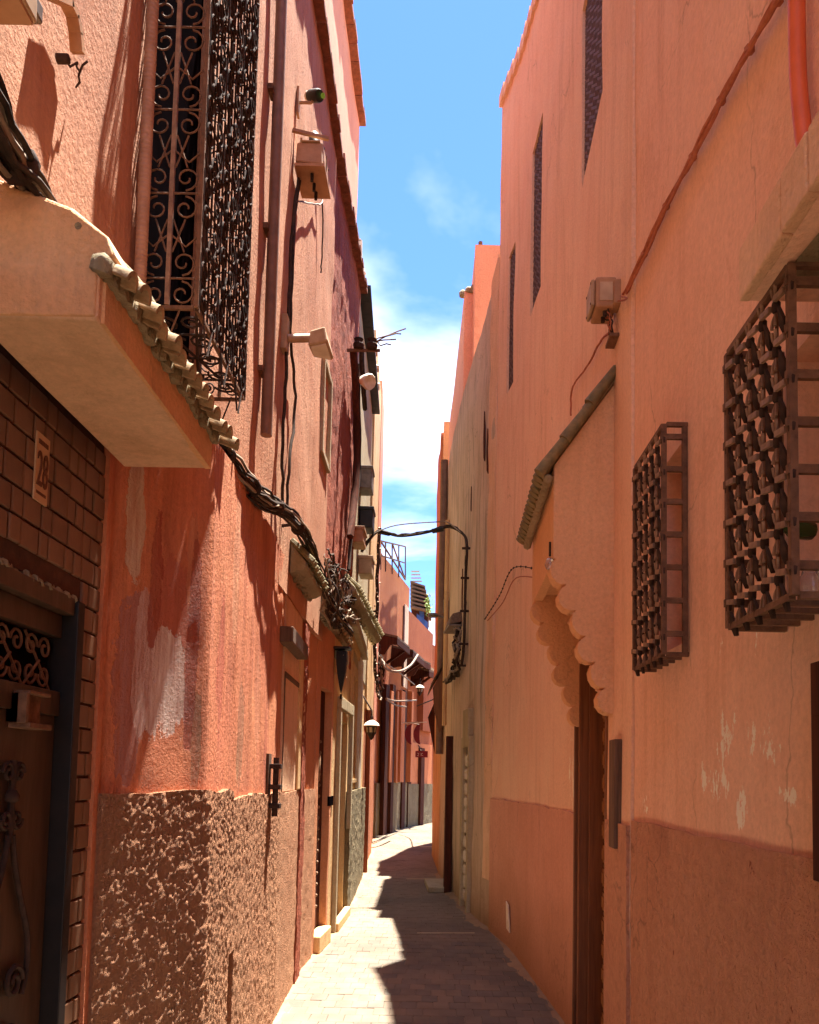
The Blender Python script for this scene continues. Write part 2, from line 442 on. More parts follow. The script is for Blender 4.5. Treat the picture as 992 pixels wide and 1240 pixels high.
class Wall:
    """a wall line in plan; side=+1: the alley lies at +X of it (left walls), -1: right walls"""
    def __init__(self, pts, side):
        self.P = [V((p[0], p[1])) for p in pts]
        self.side = side
        self.S = [0.0]
        for a, b in zip(self.P, self.P[1:]):
            self.S.append(self.S[-1] + (b - a).length)

    def seg(self, s):
        i = 0
        while i < len(self.P) - 2 and s > self.S[i + 1]:
            i += 1
        return i

    def tn(self, s):
        i = self.seg(s)
        t = (self.P[i + 1] - self.P[i]).normalized()
        n = V((t.y, -t.x)) * self.side
        return V((t.x, t.y, 0)), V((n.x, n.y, 0))

    def pt(self, s, h, d=0.0):
        i = self.seg(s)
        t = (self.P[i + 1] - self.P[i]).normalized()
        p = self.P[i] + t * (s - self.S[i])
        n = V((t.y, -t.x)) * self.side
        # soften the normal at corners so that offset skins stay joined
        e = 1e-4
        if abs(s - self.S[i + 1]) < e and i + 2 < len(self.P):
            t2 = (self.P[i + 2] - self.P[i + 1]).normalized()
            n = (n + V((t2.y, -t2.x)) * self.side).normalized()
        elif abs(s - self.S[i]) < e and i > 0:
            t2 = (self.P[i] - self.P[i - 1]).normalized()
            n = (n + V((t2.y, -t2.x)) * self.side).normalized()
        return V((p.x + n.x * d, p.y + n.y * d, h))

    def hit(self, px, py, off=0.0):
        d = ray(px, py)
        best = None
        for i, (a, b) in enumerate(zip(self.P, self.P[1:])):
            t = (b - a).normalized()
            n = V((t.y, -t.x)) * self.side
            a2 = a + n * off
            den = d.x * t.y - d.y * t.x
            if abs(den) < 1e-9:
                continue
            k = (a2.x * t.y - a2.y * t.x) / den
            if k <= 0:
                continue
            q = V((d.x * k, d.y * k))
            u = (q - a2).dot(t)
            L = (b - a).length
            out = max(0 - u, u - L, 0)
            if best is None or out < best[0] - 1e-6:
                best = (out, self.S[i] + u, CAM_POS.z + d.z * k)
        return best[1], best[2]

    def s_at_y(self, y):
        for i, (a, b) in enumerate(zip(self.P, self.P[1:])):
            if a.y <= y <= b.y:
                return self.S[i] + (y - a.y) / (b.y - a.y) * (b - a).length
        return self.S[-1]

    def frame(self, s, h=0.0):
        t, n = self.tn(s)
        return Frame(self.pt(s, h), t, n)

    def fp(self, px, py, off=0.0):
        s, h = self.hit(px, py, off)
        return self.frame(s, h)


class MB:
    def __init__(self):
        self.v, self.f, self.g = [], [], []

    def add(self, vs, fs):
        self.g.append((len(self.v), len(self.f)))
        k = len(self.v)
        self.v += [V(x) for x in vs]
        self.f += [tuple(i + k for i in f) for f in fs]
        return self

    def hexa(self, p):
        return self.add(p, [(0, 3, 2, 1), (4, 5, 6, 7), (0, 1, 5, 4), (1, 2, 6, 5), (2, 3, 7, 6), (3, 0, 4, 7)])

    def fbox(self, fr, a0, a1, d0, d1, b0, b1):
        return self.hexa([fr.p(a0, d0, b0), fr.p(a1, d0, b0), fr.p(a1, d1, b0), fr.p(a0, d1, b0),
                          fr.p(a0, d0, b1), fr.p(a1, d0, b1), fr.p(a1, d1, b1), fr.p(a0, d1, b1)])

    def prism(self, poly, vec):
        n = len(poly)
        vec = V(vec)
        vs = [V(p) for p in poly] + [V(p) + vec for p in poly]
        fs = [tuple(range(n - 1, -1, -1)), tuple(range(n, 2 * n))]
        fs += [(i, (i + 1) % n, n + (i + 1) % n, n + i) for i in range(n)]
        return self.add(vs, fs)

    def bar(self, a, b, w, h=None, up=V((0, 0, 1))):
        a, b = V(a), V(b)
        h = h or w
        z = (b - a).normalized()
        x = z.cross(up)
        if x.length < 1e-4:
            x = z.cross(V((1, 0, 0)))
        x.normalize()
        y = x.cross(z)
        x, y = x * w / 2, y * h / 2
        return self.hexa([a - x - y, a + x - y, a + x + y, a - x + y, b - x - y, b + x - y, b + x + y, b - x + y])

    def tube(self, path, r, n=6, r1=None):
        path = [V(p) for p in path]
        m = len(path)
        rings = []
        up = V((0.123, 0.31, 0.94))
        prev = None
        for i, p in enumerate(path):
            t = (path[min(i + 1, m - 1)] - path[max(i - 1, 0)])
            if t.length < 1e-9:
                t = V((0, 0, 1))
            t.normalize()
            x = prev if prev is not None else up.cross(t)
            x = x - t * x.dot(t)
            if x.length < 1e-5:
                x = t.orthogonal()
            x.normalize()
            prev = x
            y = t.cross(x)
            rr = r(i / max(1, m - 1)) if callable(r) else r if r1 is None else r + (r1 - r) * i / max(1, m - 1)
            rings.append([p + (x * math.cos(2 * PI * k / n) + y * math.sin(2 * PI * k / n)) * rr for k in range(n)])
        vs = [q for ring in rings for q in ring]
        fs = []
        for i in range(m - 1):
            for k in range(n):
                k2 = (k + 1) % n
                fs.append((i * n + k, i * n + k2, (i + 1) * n + k2, (i + 1) * n + k))
        fs.append(tuple(range(n - 1, -1, -1)))
        fs.append(tuple((m - 1) * n + k for k in range(n)))
        return self.add(vs, fs)

    def lathe(self, o, prof, n=12, axis=V((0, 0, 1))):
        axis = V(axis).normalized()
        x = axis.orthogonal().normalized()
        y = axis.cross(x)
        o = V(o)
        vs, fs = [], []
        for (r, z) in prof:
            for k in range(n):
                a = 2 * PI * k / n
                vs.append(o + axis * z + (x * math.cos(a) + y * math.sin(a)) * r)
        for i in range(len(prof) - 1):
            for k in range(n):
                k2 = (k + 1) % n
                fs.append((i * n + k, i * n + k2, (i + 1) * n + k2, (i + 1) * n + k))
        fs.append(tuple(range(n - 1, -1, -1)))
        fs.append(tuple((len(prof) - 1) * n + k for k in range(n)))
        return self.add(vs, fs)

    def mesh(self, name, mat, sharp=40):
        me = bpy.data.meshes.new(name)
        me.from_pydata([tuple(x) for x in self.v], [], self.f)
        me.materials.append(mat)
        if sharp:
            me.polygons.foreach_set('use_smooth', [True] * len(me.polygons))
            me.update()
            me.set_sharp_from_angle(angle=math.radians(sharp))
        me.validate()
        me.update()
        return me

    def each(self, name, mat, parent=None, sharp=40, bevel=0.0):
        """every primitive as an object of its own"""
        ends = self.g[1:] + [(len(self.v), len(self.f))]
        for (v0, f0), (v1, f1) in zip(self.g, ends):
            m = MB()
            m.add(self.v[v0:v1], [tuple(i - v0 for i in f) for f in self.f[f0:f1]])
            m.build(name, mat, parent, sharp, bevel)

    def build(self, name, mat, parent=None, sharp=40, bevel=0.0):
        # the object's origin sits at the middle of its base
        if self.v:
            xs = [p.x for p in self.v]; ys = [p.y for p in self.v]; zs = [p.z for p in self.v]
            o = V(((min(xs) + max(xs)) / 2, (min(ys) + max(ys)) / 2, min(zs)))
        else:
            o = V((0, 0, 0))
        ob = bpy.data.objects.new(name, self.mesh(name, mat, sharp))
        COL.objects.link(ob)
        if parent:
            put_under(ob, parent)
        if bevel:
            md = ob.modifiers.new('bevel', 'BEVEL')
            md.width = bevel
            md.segments = 2
            md.limit_method = 'ANGLE'
        return ob


def world_of(o):
    m = o.matrix_basis.copy()
    while o.parent:
        m = o.parent.matrix_basis @ o.matrix_parent_inverse @ m
        o = o.parent
    return m


def put_under(ob, parent):
    ob.parent = parent
    ob.matrix_parent_inverse = world_of(parent).inverted()


def tag(o, label, cat, group=None):
    o['label'] = label
    o['category'] = cat
    if group:
        o['group'] = group
    return o


def thing(name, loc, label, cat, group=None):
    o = bpy.data.objects.new(name, None)
    o.empty_display_size = 0.2
    o.location = loc
    COL.objects.link(o)
    return tag(o, label, cat, group)


def inst(name, me, mw, parent):
    """one more piece sharing a mesh"""
    o = bpy.data.objects.new(name, me)
    COL.objects.link(o)
    o.matrix_basis = mw
    if parent:
        put_under(o, parent)
    return o


def fb(v, k=1.0):
    """fractal bumpiness"""
    return noise.noise(v * k) + 0.5 * noise.noise(v * k * 2.1) + 0.25 * noise.noise(v * k * 4.3)


def uneven(amp, k=1.3, seed=0.0):
    return lambda s, h: amp * fb(V((s + seed, h * 0.9, seed * 0.37)), k)


def lin(top, s):
    if not isinstance(top, (list, tuple)):
        return top
    if s <= top[0][0]:
        return top[0][1]
    for (a, ha), (b, hb) in zip(top, top[1:]):
        if s <= b:
            return ha + (hb - ha) * (s - a) / max(1e-9, b - a)
    return top[-1][1]


def wall_mesh(W, s0, s1, h0, top, cell=0.15, holes=(), disp=None, off=0.0, thick=0.3, cell_h=None, vjit=0.0, close=True):
    """one leaf of masonry: front skin with openings, reveals and blind backs, top, ends and rear"""
    mb = MB()
    cell_h = cell_h or cell
    hmax = top if not isinstance(top, (list, tuple)) else max(t[1] for t in top)

    def lines(a, b, c, extra):
        n = max(1, int(math.ceil((b - a) / c)))
        L = [a + (b - a) * i / n for i in range(n + 1)]
        ex = [e for e in extra if a < e < b]
        L = [x for x in L if all(abs(x - e) > c * 0.3 for e in ex)] + ex
        if abs(L[0] - a) > 1e-6 and a not in L:
            L.append(a)
        if b not in L:
            L.append(b)
        return sorted(set(L))
    ex_s = [h[0] for h in holes] + [h[1] for h in holes] + [x for x in W.S if s0 < x < s1]
    ex_h = [h[2] for h in holes] + [h[3] for h in holes]
    if isinstance(top, (list, tuple)) and len(top) < 12:
        ex_s += [t[0] for t in top]
    SS = lines(s0, s1, cell, ex_s)
    HH = lines(h0, hmax, cell_h, ex_h)

    def hole_of(s, h):
        for H in holes:
            if H[0] < s < H[1] and H[2] < h < H[3]:
                return H
        return None

    def P(s, h, dd=None):
        d = off + (disp(s, h) if disp and dd is None else 0.0)
        if dd is not None:
            d = off + dd
        return W.pt(s, h, d)
    idx = {}

    def vid(i, j):
        if (i, j) not in idx:
            h = min(HH[j], lin(top, SS[i]))
            idx[(i, j)] = len(mb.v)
            mb.v.append(P(SS[i], h))
        return idx[(i, j)]
    left = W.side > 0

    def face(q):
        mb.f.append(tuple(q) if left else tuple(reversed(q)))
    for i in range(len(SS) - 1):
        sm = (SS[i] + SS[i + 1]) / 2
        for j in range(len(HH) - 1):
            hm = (HH[j] + HH[j + 1]) / 2
            t0, t1 = lin(top, SS[i]), lin(top, SS[i + 1])
            if HH[j] >= t0 - 1e-6 and HH[j] >= t1 - 1e-6:
                continue
            H = hole_of(sm, hm)
            if H is None:
                q = [vid(i, j), vid(i + 1, j), vid(i + 1, j + 1), vid(i, j + 1)]
                if HH[j] >= t0 - 1e-6:
                    q = [q[0], q[1], q[2]]
                elif HH[j] >= t1 - 1e-6:
                    q = [q[0], q[1], q[3]]
                face(q)
            else:
                dp = -H[4]
                a, b_, c, d = (P(SS[i], HH[j], dp), P(SS[i + 1], HH[j], dp), P(SS[i + 1], HH[j + 1], dp), P(SS[i], HH[j + 1], dp))
                k = len(mb.v)
                mb.v += [a, b_, c, d]
                face((k, k + 1, k + 2, k + 3))
                # reveals towards non-hole neighbours
                for (di, dj, e0, e1, w0, w1) in ((-1, 0, (i, j), (i, j + 1), a, d), (1, 0, (i + 1, j + 1), (i + 1, j), c, b_),
                                                 (0, -1, (i + 1, j), (i, j), b_, a), (0, 1, (i, j + 1), (i + 1, j + 1), d, c)):
                    ii, jj = i + di, j + dj
                    if jj < 0:
                        continue
                    if 0 <= ii < len(SS) - 1 and jj < len(HH) - 1:
                        if hole_of((SS[ii] + SS[ii + 1]) / 2, (HH[jj] + HH[jj + 1]) / 2) is not None:
                            continue
                    p0, p1 = P(SS[e0[0]], HH[e0[1]]), P(SS[e1[0]], HH[e1[1]])
                    k = len(mb.v)
                    mb.v += [p0, p1, w1, w0]
                    face((k + 3, k + 2, k + 1, k))
    if close:
        back = -thick
        # top
        for i in range(len(SS) - 1):
            k = len(mb.v)
            mb.v += [P(SS[i], lin(top, SS[i])), P(SS[i + 1], lin(top, SS[i + 1])),
                     P(SS[i + 1], lin(top, SS[i + 1]), back), P(SS[i], lin(top, SS[i]), back)]
            face((k, k + 1, k + 2, k + 3))
            k = len(mb.v)
            mb.v += [P(SS[i], h0, back), P(SS[i + 1], h0, back), P(SS[i + 1], lin(top, SS[i + 1]), back), P(SS[i], lin(top, SS[i]), back)]
            face((k + 3, k + 2, k + 1, k))
            k = len(mb.v)
            mb.v += [P(SS[i], h0), P(SS[i + 1], h0), P(SS[i + 1], h0, back), P(SS[i], h0, back)]
            face((k + 3, k + 2, k + 1, k))
        for i, flip in ((0, False), (len(SS) - 1, True)):
            for j in range(len(HH) - 1):
                hb, ht = HH[j], min(HH[j + 1], lin(top, SS[i]))
                if ht <= hb:
                    continue
                k = len(mb.v)
                mb.v += [P(SS[i], hb), P(SS[i], ht), P(SS[i], ht, back), P(SS[i], hb, back)]
                face((k + 3, k + 2, k + 1, k) if flip else (k, k + 1, k + 2, k + 3))
    return mb


def wall(name, mat, parent, W, s0, s1, h0, top, sharp=35, **kw):
    return wall_mesh(W, s0, s1, h0, top, **kw).build(name, M[mat], parent, sharp)


def spiral(fr, ca, cb, r0, r1, a0, a1, d, n=14):
    """points of a spiral in the plane a/b of a frame at distance d"""
    out = []
    for i in range(n + 1):
        k = i / n
        a = a0 + (a1 - a0) * k
        r = r0 + (r1 - r0) * k
        out.append(fr.p(ca + r * math.cos(a), d, cb + r * math.sin(a)))
    return out


def jitter_path(pts, amp, sub=4, seed=0, fq=1.0):
    """a sagging wire: subdivided and disturbed"""
    pts = [V(p) for p in pts]
    out = []
    for i in range(len(pts) - 1):
        for k in range(sub):
            u = k / sub
            # catmull
            p0 = pts[max(0, i - 1)]; p1 = pts[i]; p2 = pts[i + 1]; p3 = pts[min(len(pts) - 1, i + 2)]
            q = 0.5 * ((2 * p1) + (p2 - p0) * u + (2 * p0 - 5 * p1 + 4 * p2 - p3) * u * u + (3 * p1 - p0 - 3 * p2 + p3) * u ** 3)
            out.append(q)
    out.append(pts[-1])
    res = []
    for i, q in enumerate(out):
        w = V((noise.noise(V((seed * 3.1 + i * 0.61 * fq, 1.3, 0))), noise.noise(V((seed * 2.3 + i * 0.57 * fq, 7.7, 0))),
               noise.noise(V((seed * 1.9 + i * 0.66 * fq, 4.1, 0)))))
        res.append(q + w * amp * (0 if i in (0, len(out) - 1) else 1))
    return res


#@@BUILD@@
# ------------------------------------------------------------------ plan of the alley
LT = Wall([(-1.06, -4), (-1.06, 2.52)], 1)                                   # tiled doorway
LB = Wall([(-1.06, 2.52), (-0.85, 3.0), (-1.01, 5.2)], 1)                   # thickened, flaking lower wall
LU = Wall([(-1.0, -4), (-1.0, 5.3), (-1.03, 7.2), (-0.99, 9.3), (-1.12, 12.8), (-1.25, 16.5), (-1.40, 18.2)], 1)
LL = Wall([(-1.013, 5.2), (-1.07, 6.66), (-1.04, 7.18), (-1.01, 7.75), (-1.0, 8.8), (-1.156, 12.84), (-1.27, 16.5),
           (-1.42, 18.2), (-1.557, 20.96), (-0.94, 25.08), (-0.21, 27.55), (1.6, 31.0)], 1)
RW = Wall([(0.83, -4), (0.83, 3.45), (0.87, 5.35), (0.72, 7.54), (0.585, 8.45), (0.484, 8.9), (0.212, 11.2), (0.06, 13.3),
           (-0.063, 16.4), (0.35, 19.5), (1.8, 23.5)], -1)


def sy(W, y):
    return W.s_at_y(y)


# ------------------------------------------------------------------ ground and paving
g = MB().add([(-300, -300, -0.09), (300, -300, -0.09), (300, 400, -0.09), (-300, 400, -0.09)], [(0, 1, 2, 3)])
g = g.build('ground', M['earth'], None, 0)
g['kind'] = 'structure'

lane_l = [(-1.30, -4), (-1.30, 5.2), (-1.32, 8.8), (-1.42, 12.84), (-1.6, 16.5), (-1.85, 21), (-1.3, 25.4), (-0.5, 28.0), (1.6, 31.3)]
lane_r = [(1.10, -4), (1.10, 5.35), (0.95, 7.54), (0.72, 8.9), (0.45, 11.2), (0.25, 13.3), (0.18, 16.4), (0.55, 19.5), (1.9, 23.5), (3.0, 26)]


def xat(L, y):
    for (x0, y0), (x1, y1) in zip(L, L[1:]):
        if y0 <= y <= y1:
            return x0 + (x1 - x0) * (y - y0) / (y1 - y0)
    return L[-1][0]


def road_z(x, y):
    """a shallow dish towards the middle and a little unevenness"""
    return 0.006 * fb(V((x, y, 0.0)), 0.9)


mb = MB()
ys = [-4 + 0.35 * i for i in range(101)]
for i, y in enumerate(ys):
    xl, xr = xat(lane_l, y), (xat(lane_r, y) if y < 25.9 else 3.0)
    for k in range(9):
        x = xl + (xr - xl) * k / 8
        mb.v.append(V((x, y, road_z(x, y) - 0.007)))
for i in range(len(ys) - 1):
    for k in range(8):
        a = i * 9 + k
        mb.f.append((a, a + 1, a + 10, a + 9))
lane = mb.build('pavement', M['sand'], None, 0)
lane['kind'] = 'structure'


def paver_mesh(seed):
    rnd = random.Random(seed)
    L, W_, H = 0.0541, 0.0791, 0.05
    e = 0.004
    m = MB()
    v = []
    for (l, w, z) in ((L, W_, -H), (L, W_, -0.003), (L - e, W_ - e, 0.0)):
        for (sx, s_y) in ((-1, -1), (1, -1), (1, 1), (-1, 1)):
            v.append(V((sx * l + rnd.uniform(-1, 1) * 0.0018, s_y * w + rnd.uniform(-1, 1) * 0.0018, z + (rnd.uniform(-1, 1) * 0.001 if z == 0 else 0))))
    f = []
    for r in range(2):
        for k in range(4):
            k2 = (k + 1) % 4
            f.append((r * 4 + k, r * 4 + k2, r * 4 + 4 + k2, r * 4 + 4 + k))
    f.append((8, 9, 10, 11))
    m.add(v, f)
    return m


pav_src = [paver_mesh(i) for i in range(5)]
pav_me = [p.mesh('paver', M['paver'], 0) for p in pav_src]
rest = MB()
count = 0
y = -3.6
row = 0
while y < 28.5:
    xl, xr = xat(lane_l, y) + 0.16, (xat(lane_r, y) if y < 25.9 else 3.0) - 0.1
    off = (0.10 if row % 2 else 0.045) + random.uniform(-0.02, 0.02)
    x = math.floor(xl / 0.11) * 0.11 + off
    skew = 0.012 * math.sin(y * 0.7)
    while x < xr:
        z = road_z(x, y) + random.uniform(-0.0018, 0.0018)
        k = random.randrange(5)
        ang = random.uniform(-0.012, 0.012) + skew
        mw = Matrix.Translation((x + random.uniform(-0.002, 0.002), y + random.uniform(-0.002, 0.002), z)) @ Matrix.Rotation(ang, 4, 'Z') \
            @ Matrix.Rotation(random.uniform(-0.008, 0.008), 4, 'X') @ Matrix.Rotation(random.uniform(-0.006, 0.006), 4, 'Y')
        near = 5.05 < y < 9.2 and -1.08 < x < 0.95 - max(0, y - 5.3) * 0.12
        if near and count < 300:
            inst('paver', pav_me[k], mw, lane)
            count += 1
        else:
            rest.add([mw @ p for p in pav_src[k].v], pav_src[k].f)
        x += 0.11
    y += 0.16
    row += 1
o = rest.build('paver', M['paver'], lane, 0)
o['kind'] = 'stuff'
for W_, s_a, s_b, wd_ in ((None, 0, 0, 0),):
    pass


def sand_drift(pts, sgn):
    m = MB()
    P_ = []
    for (x0, y0), (x1, y1) in zip(pts, pts[1:]):
        n_ = max(1, int(abs(y1 - y0) / 0.06))
        for q in range(n_):
            P_.append((x0 + (x1 - x0) * q / n_, y0 + (y1 - y0) * q / n_))
    for i, (x, y) in enumerate(P_):
        w = 0.10 + 0.07 * fb(V((y * 1.3, 5.1 * sgn, 0)), 1.0)
        for k_ in range(6):
            u = k_ / 5
            m.v.append(V((x + sgn * (-0.08 + (w + 0.08) * u), y, 0.022 * (1 - u) ** 1.5 - 0.006 * u + 0.004 * fb(V((x * 9 + u * 3, y * 9, 1)), 1.0))))
    for i in range(len(P_) - 1):
        for k_ in range(5):
            a = i * 6 + k_
            m.f.append((a, a + 1, a + 7, a + 6) if sgn > 0 else (a, a + 6, a + 7, a + 1))
    o_ = m.build('drifted_sand', M['earth'], lane, 60)
    o_['kind'] = 'stuff'


sand_drift([(-0.99, 4.9), (-1.07, 6.66), (-1.03, 7.18), (-1.0, 7.75), (-0.95, 8.8), (-1.12, 12.84), (-1.25, 16.5), (-1.5, 20.9)], 1)
sand_drift([(0.84, 5.0), (0.845, 5.35), (0.69, 7.54), (0.56, 8.45), (0.45, 8.9), (0.18, 11.2), (0.03, 13.3)], -1)
# flush stone strips and drain slabs that cross the lane
for (px0, px1, py, w) in ((505, 575, 1131, 0.05), (492, 530, 1065, 0.05), (508, 530, 1026, 0.2)):
    a, b = G(px0, py), G(px1, py)
    s = MB().hexa([(a[0], a[1], -0.03), (b[0], b[1], -0.03), (b[0], b[1] + w, -0.03), (a[0], a[1] + w, -0.03),
                   (a[0], a[1], 0.006), (b[0], b[1], 0.006), (b[0], b[1] + w, 0.006), (a[0], a[1] + w, 0.006)])
    s.build('drain_slab', M['concrete'], lane, 0)

# ------------------------------------------------------------------ LEFT, near house
NH = thing('terracotta_house', (-1.3, 1.5, 0), 'sunlit terracotta house with number 28 plate and flaking paint beside its canopied brown door', 'house')
T0, T1 = 1.36, 2.375                               # door jambs along the tiled wall (y)
ts = lambda yy: yy + 4.0
tw = wall('tiled_wall', 'grout', NH, LT, 0, 6.52, 0, 2.62, cell=0.3, off=0.0,
          holes=[(ts(T0), ts(T1), 0.0, 2.05, 0.09)])
TH, TL = 0.0645, 0.088                            # tile face
tile_me = {}


def tile_mesh(l, h, key):
    if key not in tile_me:
        m = MB()
        e = 0.003
        v = []
        for (dl, d) in ((0, 0.0), (0, 0.006), (e, 0.009)):
            v += [V((d, dl, dl)), V((d, l - dl, dl)), V((d, l - dl, h - dl)), V((d, dl, h - dl))]
        f = [(r * 4 + k, r * 4 + (k + 1) % 4, r * 4 + 4 + (k + 1) % 4, r * 4 + 4 + k) for r in range(2) for k in range(4)] + [(8, 9, 10, 11)]
        m.add(v, f)
        tile_me[key] = m.mesh('tile', M['wtile'], 0)
    return tile_me[key]


rows = int(2.5 / (TH + 0.007))
far_tiles = MB()
for r in range(rows + 1):
    z = 0.02 + r * (TH + 0.0075)
    yy = 2.512
    widths = [0.05, 0.088, 0.044] if r % 2 else [0.088, 0.05, 0.088]
    k = 0
    while yy > 0.2:
        w = widths[k % len(widths)] if k < 6 else (0.088 if (k + r) % 3 else 0.05)
        k += 1
        y0 = yy - w
        if (y0 < T1 + 0.004 and yy > T0 - 0.004) and z < 2.055:
            if y0 < T1 < yy and yy - T1 > 0.03:
                w = yy - T1 - 0.006
                y0 = T1 + 0.006
            else:
                yy = y0 - 0.0075
                continue
        jit = random.uniform(-0.0015, 0.0015)
        if y0 > 1.75:
            me = tile_mesh(round(w, 3), TH, (round(w, 3), 'a'))
            mw = Matrix.Translation((-1.06 + jit, y0, z + random.uniform(-0.001, 0.001))) @ Matrix.Rotation(random.uniform(-0.012, 0.012), 4, 'Z')
            inst('tile', me, mw, tw)
        else:
            far_tiles.fbox(Frame((-1.06, y0, z), (0, 1, 0), (1, 0, 0)), 0, w, -0.002, 0.008, 0, TH)
        yy = y0 - 0.0075
o = far_tiles.build('tile', M['wtile'], tw, 0)
o['kind'] = 'stuff'
wall('edge_strip', 'left_low', NH, LT, ts(2.50), ts(2.535), 0, 2.62, cell=0.05, off=0.02, thick=0.06)

wl, wh = LU.hit(167, 372)
CA_S, CA_H = LU.hit(166, 372)
CA_Y = CA_S - 4.0
CA_D = atY(238, 372, CA_Y).x + 1.0
CA_L = LU.hit(295, 475, CA_D)[0] - CA_S
win = (CA_S + 0.03, CA_S + CA_L * 0.93, CA_H + 0.04, 5.3, 0.05)
s382 = sy(LU, 7.15)
up = wall('upper_wall', 'left_up', NH, LU, 0, s382, 2.72, [(0, 7.3), (9.3, 7.25), (s382, 7.2)], cell=0.09,
          holes=[win], disp=uneven(0.012, 1.6, 3.0))
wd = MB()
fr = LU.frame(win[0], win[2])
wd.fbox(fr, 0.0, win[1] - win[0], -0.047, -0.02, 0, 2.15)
wd.build('black_window_sheet', M['dark'], NH, 0)  # black sheet painted as the unlit depth of the window opening
lw = wall('lower_wall', 'left_low', NH, LB, 0.0, LB.S[-1], 0, [(0, 2.62), (0.55, 2.80), (1.6, 2.92), (LB.S[-1], 2.95)], cell=0.045,
          disp=lambda s, h: 0.012 * fb(V((s * 2.2, h * 0.9, 3.3)), 1.2) + 0.004 * fb(V((s * 9, h * 2.2, 1.3)), 1.0))


def dado_disp(seed, a1, a2, kf=46):
    def f(s, h):
        v = V((s, h * 0.6, seed))
        if kf > 60:                               # thrown grains of different size
            q = V((s * kf * 0.9, h * kf * 0.62, seed))
            n = 1.0 - 1.7 * noise.voronoi(q)[0][0] + 0.7 * noise.noise(q * 0.37) + 0.35 * noise.noise(q * 1.9)
        else:
            n = noise.noise(v * kf) + 0.6 * noise.noise(v * kf * 2.05)
        return a1 * fb(v, 1.7) + a2 * n
    return f


def ragged(s0, s1, h, amp, seed, step=0.03):
    n = int((s1 - s0) / step)
    return [(s0 + (s1 - s0) * i / n, h + amp * fb(V((i * step * 2.2, seed, 0.3)), 2.0)) for i in range(n + 1)]


dd = dado_disp(2.0, 0.005, 0.0044, 92)
d1 = wall('dado', 'left_dado', NH, LB, 0.02, 1.02, 0, ragged(0.02, 1.02, 1.475, 0.018, 4.1), cell=0.0058, off=0.028, disp=dd, thick=0.06, sharp=0)
d1.data.polygons.foreach_set('use_smooth', [True] * len(d1.data.polygons))
d2 = wall('dado', 'left_dado', NH, LB, 1.03, LB.S[-1], 0, ragged(1.03, LB.S[-1], 1.44, 0.016, 9.1), cell=0.0085, off=0.024, disp=dd, thick=0.06, sharp=0,
          holes=[(1.04, 1.16, 0.42, 0.78, 0.05)])
d2.data.polygons.foreach_set('use_smooth', [True] * len(d2.data.polygons))
nb = MB().fbox(LB.frame(1.06, 0.42), 0, 0.05, -0.02, 0.012, 0, 0.34)
nb.build('niche_board', M['wood_grey'], NH, 0)

# ---- tiled canopy over the door
_cf = LT.hit(127, 570)
CY1 = _cf[0] - 4.0
_co = atY(250, 566, CY1)
CY0 = 1.665
DC = V((_co.x + 0.735, 0, _cf[1] - 2.50))

poly = [(-1.0, 2.50), (-0.735, 2.50), (-0.735, 2.625), (-0.70, 2.64), (-0.72, 2.685), (-0.80, 2.745), (-1.0, 2.82)]
cp = MB()
n_ = 10
for i in range(n_):
    pass
prof = [V((x, 0, z)) for x, z in poly]
rings = []
for i in range(n_ + 1):
    yy = CY0 + (CY1 - CY0) * i / n_
    rings.append([V((p.x + (0.004 * fb(V((yy * 3, p.x * 9, p.z * 9)), 1.0) if p.x > -0.99 else 0), yy, p.z + 0.006 * noise.noise(V((yy * 2.3, p.x * 5, 1.0))))) for p in prof])
k = len(prof)
vs = [q for r_ in rings for q in r_]
fs = [(i * k + j, (i + 1) * k + j, (i + 1) * k + (j + 1) % k, i * k + (j + 1) % k) for i in range(n_) for j in range(k)]
fs += [tuple(range(k)), tuple(reversed([n_ * k + j for j in range(k)]))]
cp.add(vs, fs)
cano = cp.build('door_canopy', M['soffit'], NH, 30, bevel=0.006)
# coloured near cheek (orange paint) as a thin coat on the end
ck = MB().prism([(-0.998, CY0 - 0.004, 2.503), (-0.738, CY0 - 0.004, 2.503), (-0.738, CY0 - 0.004, 2.62), (-0.706, CY0 - 0.004, 2.64),
                 (-0.722, CY0 - 0.004, 2.68), (-0.80, CY0 - 0.004, 2.738), (-0.998, CY0 - 0.004, 2.812)], (0, 0.012, 0))
ck.build('canopy_cheek', M['orange'], cano, 0, bevel=0.004)
fc = MB().fbox(Frame((-0.735, CY0 + 0.02, 2.50), (0, 1, 0), (1, 0, 0)), 0.0, CY1 - CY0 - 0.02, -0.01, 0.008, 0.0, 0.10)
fc.build('canopy_fascia', M['orange'], cano, 0)
# barrel tiles: half round channels lying across the edge
rt = MB()
R_ = 0.030
n1 = 9
arc = [(R_ * math.cos(PI - PI * i / n1), R_ * math.sin(PI - PI * i / n1)) for i in range(n1 + 1)]
arc += [((R_ - 0.012) * math.cos(PI * i / n1), (R_ - 0.012) * math.sin(PI * i / n1)) for i in range(n1 + 1)]
rt.prism([(0, y_, z_) for y_, z_ in arc], (0.17, 0, -0.012))
rt_me = rt.mesh('roof_tile', M['clay'], 35)
nt = 14
for i in range(nt):
    yy = CY0 + 0.03 + (CY1 - CY0 + 0.02) * i / (nt - 1)
    mw = Matrix.Translation((-0.83 + random.uniform(-0.006, 0.006), yy, 2.655 + 0.004 * math.sin(i))) @ Matrix.Rotation(math.radians(15 + random.uniform(-3, 3)), 4, 'Y') \
        @ Matrix.Rotation(random.uniform(-0.08, 0.08), 4, 'Z')
    inst('roof_tile', rt_me, mw, cano)
mo = MB()
path = []
